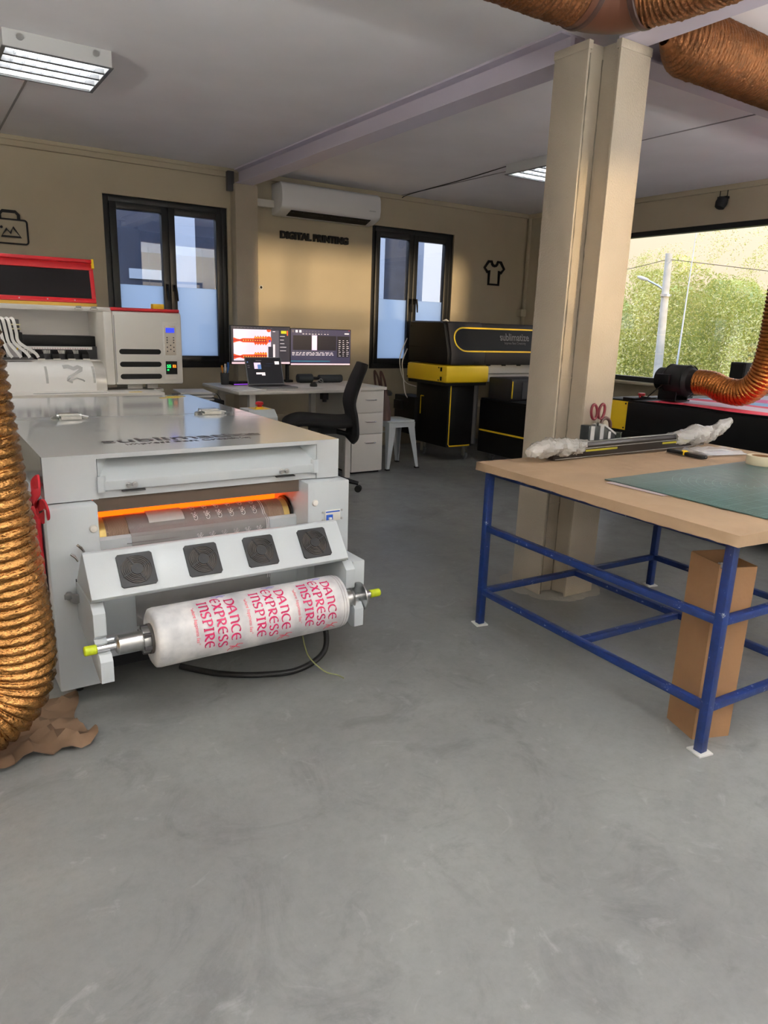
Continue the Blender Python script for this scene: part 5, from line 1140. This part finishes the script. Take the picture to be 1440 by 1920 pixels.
def fill_light(x, y, label, along=0):
    # added two sided fill light: an open trough shining up and a bare tube below
    zc = 1.30; t = thing('added_fill_light', label, 'pendant light', (x, y, zc), 'added fill lights behind the viewer'); L = .6
    A_ = (lambda u, v, z: (x+u, y+v, z)) if along == 0 else (lambda u, v, z: (x+v, y+u, z))
    def bb(mb, a, b): p, q = A_(*a), A_(*b); return mb.box(tuple(map(min, p, q)), tuple(map(max, p, q)))
    mb = MB(); bb(mb, (-L, -.07, zc+.04), (L, .07, zc+.05)); bb(mb, (-L, -.07, zc+.05), (L, -.064, zc+.088)); bb(mb, (-L, .064, zc+.05), (L, .07, zc+.088))
    mb.build('trough', M_lmp, t)
    for s in (-1, 1):
        bb(MB(), (s*(L-.02)-.012, -.016, zc), (s*(L-.02)+.012, .016, zc+.11)).build('tube_holder', M_lmp, t)
        MB().tube([A_(s*.4, 0, zc+.05), A_(s*.4, 0, H)], .004, 6).build('rod', M_steel, t)
    for dz, m_ in ((.018, M_tubeR), (.068, M_tubeU)): MB().tube([A_(-L+.03, 0, zc+dz), A_(L-.03, 0, zc+dz)], .013, 10).build('tube', m_, t)
M_tubeC = tube_mat('ceiling_fluorescent_tube', TUBE_CEIL)
for x, y, w_ in ((.775, .8, 'above'), (4.43, .8, 'added as fill to the right of'), (.775, -1.9, 'added as fill behind')): ceiling_light(x, y, 'white louvred ceiling light out of the photo '+w_+' the viewer', M_tubeC)  # right and rear fixtures added as fill light; overhead one continues the row
for k, (x, y, al) in enumerate(FILL_LIGHTS): fill_light(x, y, ('far left', 'left', 'middle', 'right', 'far right', 'crosswise left')[k]+' added fill light hung unseen behind the viewer', al)
# ---------------------------------------------------------------- wall unit, signs and small wall fittings
ac = thing('air_conditioner', 'white split air conditioner high on the back wall above the black lettering', 'air conditioner', (3.47, 6.4, 2.21))
P = [(6.5, 2.21), (6.5, 2.475), (6.32, 2.478), (6.285, 2.46), (6.27, 2.42), (6.265, 2.33), (6.28, 2.27), (6.30, 2.245)]
P2 = [(6.5, 2.21), (6.30, 2.245), (6.36, 2.22), (6.42, 2.21)]
MB().prism([(6.5, 2.205), (6.5, 2.475), (6.32, 2.478), (6.285, 2.46), (6.27, 2.42), (6.265, 2.33), (6.28, 2.265), (6.305, 2.245), (6.40, 2.212)], 0, 2.945, 3.995).build('unit_body', mat('ac_white', (228, 228, 230), .3), ac, .012)
MB().prism([(6.300, 2.243), (6.305, 2.250), (6.405, 2.214), (6.40, 2.206)], 0, 3.05, 3.90).build('outlet_gap', M_dark, ac)
mb = MB()
for k in range(9): mb.box((3.08+k*.1, 6.315, 2.228), (3.083+k*.1, 6.39, 2.242))
mb.box((3.06, 6.335, 2.229), (3.89, 6.341, 2.233)).build('outlet_vane', M_dgrey, ac)['kind'] = 'stuff'
bx('status_label', (3.86, 6.2635, 2.315), (3.93, 6.2665, 2.325), mat('ac_label', (200, 202, 206), .4), ac)
bx('pipe_cover', (2.765, 6.44, 2.27), (2.945, 6.495, 2.33), M_offw, ac)
sg = thing('wall_lettering', 'black raised DIGITAL PRINTING letters under the air conditioner', 'sign', (3.39, 6.48, 2.02))
text_obj('letter_strip', 'DIGITAL PRINTING', .085, .012, (3.025, 6.484, 2.022), (1, 0, 0), (0, 0, 1), M_black, sg, bold=.0045, width=.73)
ts = thing('shirt_sign', 'black outline of a t-shirt mounted on the back wall', 'sign', (5.68, 6.48, 1.75))
pts = [(-.075, 0), (.075, 0), (.075, .15), (.10, .13), (.145, .175), (.09, .245), (.045, .245)]+[(.045*math.cos(R(a)), .245-.045*math.sin(R(a))) for a in (30, 60, 90, 120, 150)]+[(-.045, .245), (-.09, .245), (-.145, .175), (-.10, .13), (-.075, .15)]
MB().ribbon([(5.68+x, 6.498, 1.755+z) for x, z in pts], .028, (0, -1, 0), .014, closed=True).build('shirt_outline', M_black, ts, smooth=False)
bs = thing('bag_sign', 'black outline of a bag with a mountain picture on the back wall', 'sign', (.78, 6.48, 1.77))
def rr(x0, z0_, x1, z1_, r): return arc(x1-r, z1_-r, r, 0, 90, 4)+arc(x0+r, z1_-r, r, 90, 180, 4)+arc(x0+r, z0_+r, r, 180, 270, 4)+arc(x1-r, z0_+r, r, 270, 360, 4)
MB().ribbon([(x, 6.498, z) for x, z in rr(.655, 1.78, .885, 1.955, .02)], .012, (0, -1, 0), .014, closed=True).build('bag_outline', M_black, bs, smooth=False)
MB().ribbon([(x, 6.498, z) for x, z in ((.70, 1.955), (.70, 1.99), (.72, 2.012), (.81, 2.012), (.83, 1.99), (.83, 1.955))], .022, (0, -1, 0), .014).build('bag_handle', M_black, bs, smooth=False)
mb = MB(); mb.ribbon([(x, 6.498, z) for x, z in ((.70, 1.83), (.74, 1.885), (.765, 1.855), (.785, 1.90), (.835, 1.83))], .016, (0, -1, 0), .014, closed=True); mb.lathe([(.01, 0), (.01, .014)], (.705, 6.484, 1.895), (0, 1, 0), 12)
mb.build('mountain_mark', M_black, bs, smooth=False)
ho_ = thing('wall_grommet', 'small round steel grommet on the back wall left of the monitors', 'wall fitting', (2.835, 6.49, 1.555))
MB().lathe([(.012, -.006), (.020, -.006), (.022, 0), (.022, .002)], (2.835, 6.498, 1.57), (0, 1, 0), 18, caps=False).build('grommet_ring', M_steel, ho_); MB().lathe([(.0, -.003), (.012, -.003), (.012, .002)], (2.835, 6.498, 1.57), (0, 1, 0), 14, caps=False).build('grommet_hole', M_dark, ho_)
jb = thing('junction_box', 'small cream junction box on the conduit in the far corner', 'wall box', (6.10, 6.44, 1.42))
bx('box_body', (6.08, 6.42, 1.42), (6.155, 6.5, 1.50), M_wall, jb, .006); bx('box_lid', (6.085, 6.414, 1.427), (6.15, 6.421, 1.493), M_wall, jb, .002)
mc = thing('motion_sensor', 'black bracket mounted spot fitting hanging above the wide window', 'sensor', (6.08, 4.06, 2.36))
for dy in (-.035, .035): MB().tube([(6.13, 4.06+dy, 2.50), (6.13, 4.06+dy, 2.44)], .004, 6).build('bracket', M_black, mc)
bx('yoke', (6.11, 4.015, 2.43), (6.15, 4.105, 2.45), M_black, mc)
MB().lathe([(.02, 0), (.045, .01), (.05, .05), (.04, .09), (.02, .10), (.001, .10)], (6.12, 4.05, 2.44), (-.35, .12, -1), 20, caps=False).build('sensor_head', M_blackm, mc)
bx('corner_bracket', (2.50, 6.42, 2.36), (2.56, 6.47, 2.52), M_dgrey, None, .004); tag(bpy.data.objects['corner_bracket'], 'dark metal bracket where the ceiling beam meets the back wall', 'bracket')
tag(MB().tube(smooth_path([(4.23, 4.72, 2.545), (4.3, 5.4, 2.538), (4.36, 6.3, 2.536), (4.37, 6.47, 2.52)], 8), .004, 6).build('ceiling_cable', M_rubber), 'thin dark cable along the ceiling from the louvred light to the back wall', 'cable')
# ---------------------------------------------------------------- outside
M_gr = mat('outdoor_ground', (120, 112, 92), .95, noise=.2, nscale=2)
struct(tag(bx('ground', (-60, -60, -2.7), (60, 60, -2.5), M_gr)))
# light building close behind the back wall
nb = thing('neighbour_building', 'grey and white building wall close outside the casement windows', 'building', (3, 9.2, -2.5))
M_sl = mat('slate_cladding', (74, 78, 92), .7, noise=.08); M_pl = mat('white_pillar', (226, 230, 238), .6)
bx('building_wall', (-5, 9.6, -2.5), (8.6, 9.9, 2.95), M_sl, nb)
for x, w_ in ((2.90, .26), (5.76, .22), (6.68, .36), (8.1, .3), (.9, .3), (-1.5, .3)): bx('pillar', (x, 9.25, -2.5), (x+w_, 9.6, 2.95), M_pl, nb)
bx('glass_reflection', (2.42, 9.585, 1.73), (2.88, 9.6, 1.85), mat('reflection_white', (220, 226, 232), .2), nb)  # pale panel drawing the rear scene's reflection in the casement glass
# unseen blocker added behind the camera: keeps the low sun off the left of the room
rb = thing('sun_blocker', 'long unseen wall added behind the viewer to block the low sun', 'wall', (-8, -12, -2.5))
bx('blocker_run', (-24, -12.2, -2.5), (2.55, -11.8, 3.0), mat('masonry', (170, 164, 154), .9), rb); bx('blocker_run', (2.55, -12.2, -2.5), (20, -11.8, 1.22), mat('masonry', (170, 164, 154), .9), rb)
# utility pole with lamp, wire and leaning rod
up = thing('utility_pole', 'weathered utility pole with a street lamp outside the wide window', 'pole', (14.0, 10.3, -2.5))
MB().tube([(14.0, 10.20, -2.5), (14.0, 10.28, .4), (14.0, 10.37, 2.97)], [.115, .095, .075], 14).build('pole_shaft', mat('pale_timber', (196, 196, 190), .8, noise=.1, nscale=6), up)
MB().tube(smooth_path([(14.0, 10.36, 2.2), (13.95, 10.5, 2.30), (13.9, 10.75, 2.42)], 5), .022, 8).build('lamp_arm', M_alu, up)
MB().lathe([(.02, 0), (.035, .06), (.04, .22), (.02, .30)], (13.9, 10.74, 2.43), (-.05, 1, .28), 12).build('lamp_head', M_offw, up)
MB().lathe([(.12, 0), (.12, .05)], (14.0, 10.32, 2.08), (0, 0, 1), 14).build('band', M_alu, up)
for k, pts in enumerate(([(14.0, 10.37, 2.85), (15.5, 13.5, 2.78), (17, 17, 3.1)], [(14.0, 10.37, 2.85), (13.9, 8.8, 2.62), (13.8, 6.0, 2.2)])):
    tag(MB().tube(smooth_path(pts, 8), .007, 6).build('overhead_wire', mat('weathered_wire', (90, 80, 66), .7)), ('overhead wire from the utility pole head to the left', 'overhead wire from the utility pole head sagging to the right')[k], 'wire')
tag(MB().tube([(12.0, 8.35, -2.5), (12.0, 8.42, .6), (12.0, 8.38, 3.05)], [.024, .018, .007], 8).build('thin_pole', mat('pale_rod', (206, 214, 222), .5)), 'thin pale rod rising right of the utility pole', 'pole')
# thicket: leaf blades on random clumps
def leaves(name, n, pos, size, cols, seed, label, cat='bushes', kind='stuff'):
    g = np.random.default_rng(seed); P = pos(g, n); N = len(P)
    a = g.normal(size=(N, 3)); a /= np.linalg.norm(a, axis=1)[:, None]; b = g.normal(size=(N, 3)); b -= a*(a*b).sum(1)[:, None]; b /= np.linalg.norm(b, axis=1)[:, None]
    L = (size*(.6+.8*g.random(N)))[:, None]; w = L*.32
    v = np.stack([P-a*L, P+b*w, P+a*L, P-b*w], 1).reshape(-1, 3)
    me = bpy.data.meshes.new(name); me.vertices.add(4*N); me.vertices.foreach_set('co', v.ravel()); me.loops.add(4*N); me.loops.foreach_set('vertex_index', np.arange(4*N))
    me.polygons.add(N); me.polygons.foreach_set('loop_start', np.arange(0, 4*N, 4)); me.polygons.foreach_set('loop_total', np.full(N, 4))
    for c in cols: me.materials.append(c)
    me.polygons.foreach_set('material_index', g.integers(0, len(cols), N)); me.update(); me.validate()
    o = bpy.data.objects.new(name, me); COL.objects.link(o); return tag(o, label, cat, None, kind)
LV = [mat('leaf_%d' % i, c, .6, trans=0) for i, c in enumerate(((234, 230, 140), (242, 236, 164), (214, 214, 118), (246, 240, 190), (186, 194, 104)))]  # tones paler than real foliage, sunlit haze put into the colour
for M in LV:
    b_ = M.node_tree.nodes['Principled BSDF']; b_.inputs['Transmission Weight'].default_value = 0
def top(y): return 2.85+.25*np.sin(y*1.1)+.18*np.sin(y*2.7+1)+.1*np.sin(y*5.3)
def thick(g, n):
    y = g.uniform(2, 26, n); z = -2.4+(top(y)+2.4)*g.random(n)**.85; x = 17.3+1.2*np.sin(y*1.7+z*.9)*.5+.7*np.sin(y*3.1-z*2.3)*.4+g.normal(0, .22, n)+.18*(z+2.4)*.4
    return np.stack([x, y, z], 1)
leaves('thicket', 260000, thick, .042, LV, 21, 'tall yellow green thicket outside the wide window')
def stems(g, n):
    out = []
    for k in range(75):
        y0 = g.uniform(3, 24); h0 = top(np.array([y0]))[0]-.3; hh = g.uniform(.7, 1.7)*(1.35 if y0 < 12.5 else .7); m_ = 230
        t = g.random(m_); lean = -g.uniform(.3, .8)
        out.append(np.stack([17.6+g.normal(0, .10, m_), y0+lean*hh*t**1.6+g.normal(0, .03+.07*t, m_), h0+hh*t-.25*hh*t**3+g.normal(0, .05, m_)], 1))
    return np.concatenate(out)
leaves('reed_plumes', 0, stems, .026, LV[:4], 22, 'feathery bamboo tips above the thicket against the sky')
gb = np.random.default_rng(5); tops = [(y, 2.35+.22*math.sin(y*1.1)+.15*math.sin(y*2.7+1)+gb.normal(0, .12)) for y in np.arange(-2, 30.1, .25)]
bk = MB().prism([(-2, -2.5)]+tops+[(30, -2.5)], 0, 18.9, 20.2).build('earth_bank', mat('bank_green', (170, 180, 104), 1, noise=.3, nscale=1.5)); tag(bk, 'green bank inside the thicket', 'bank', None, 'stuff')  # one green with random mottling
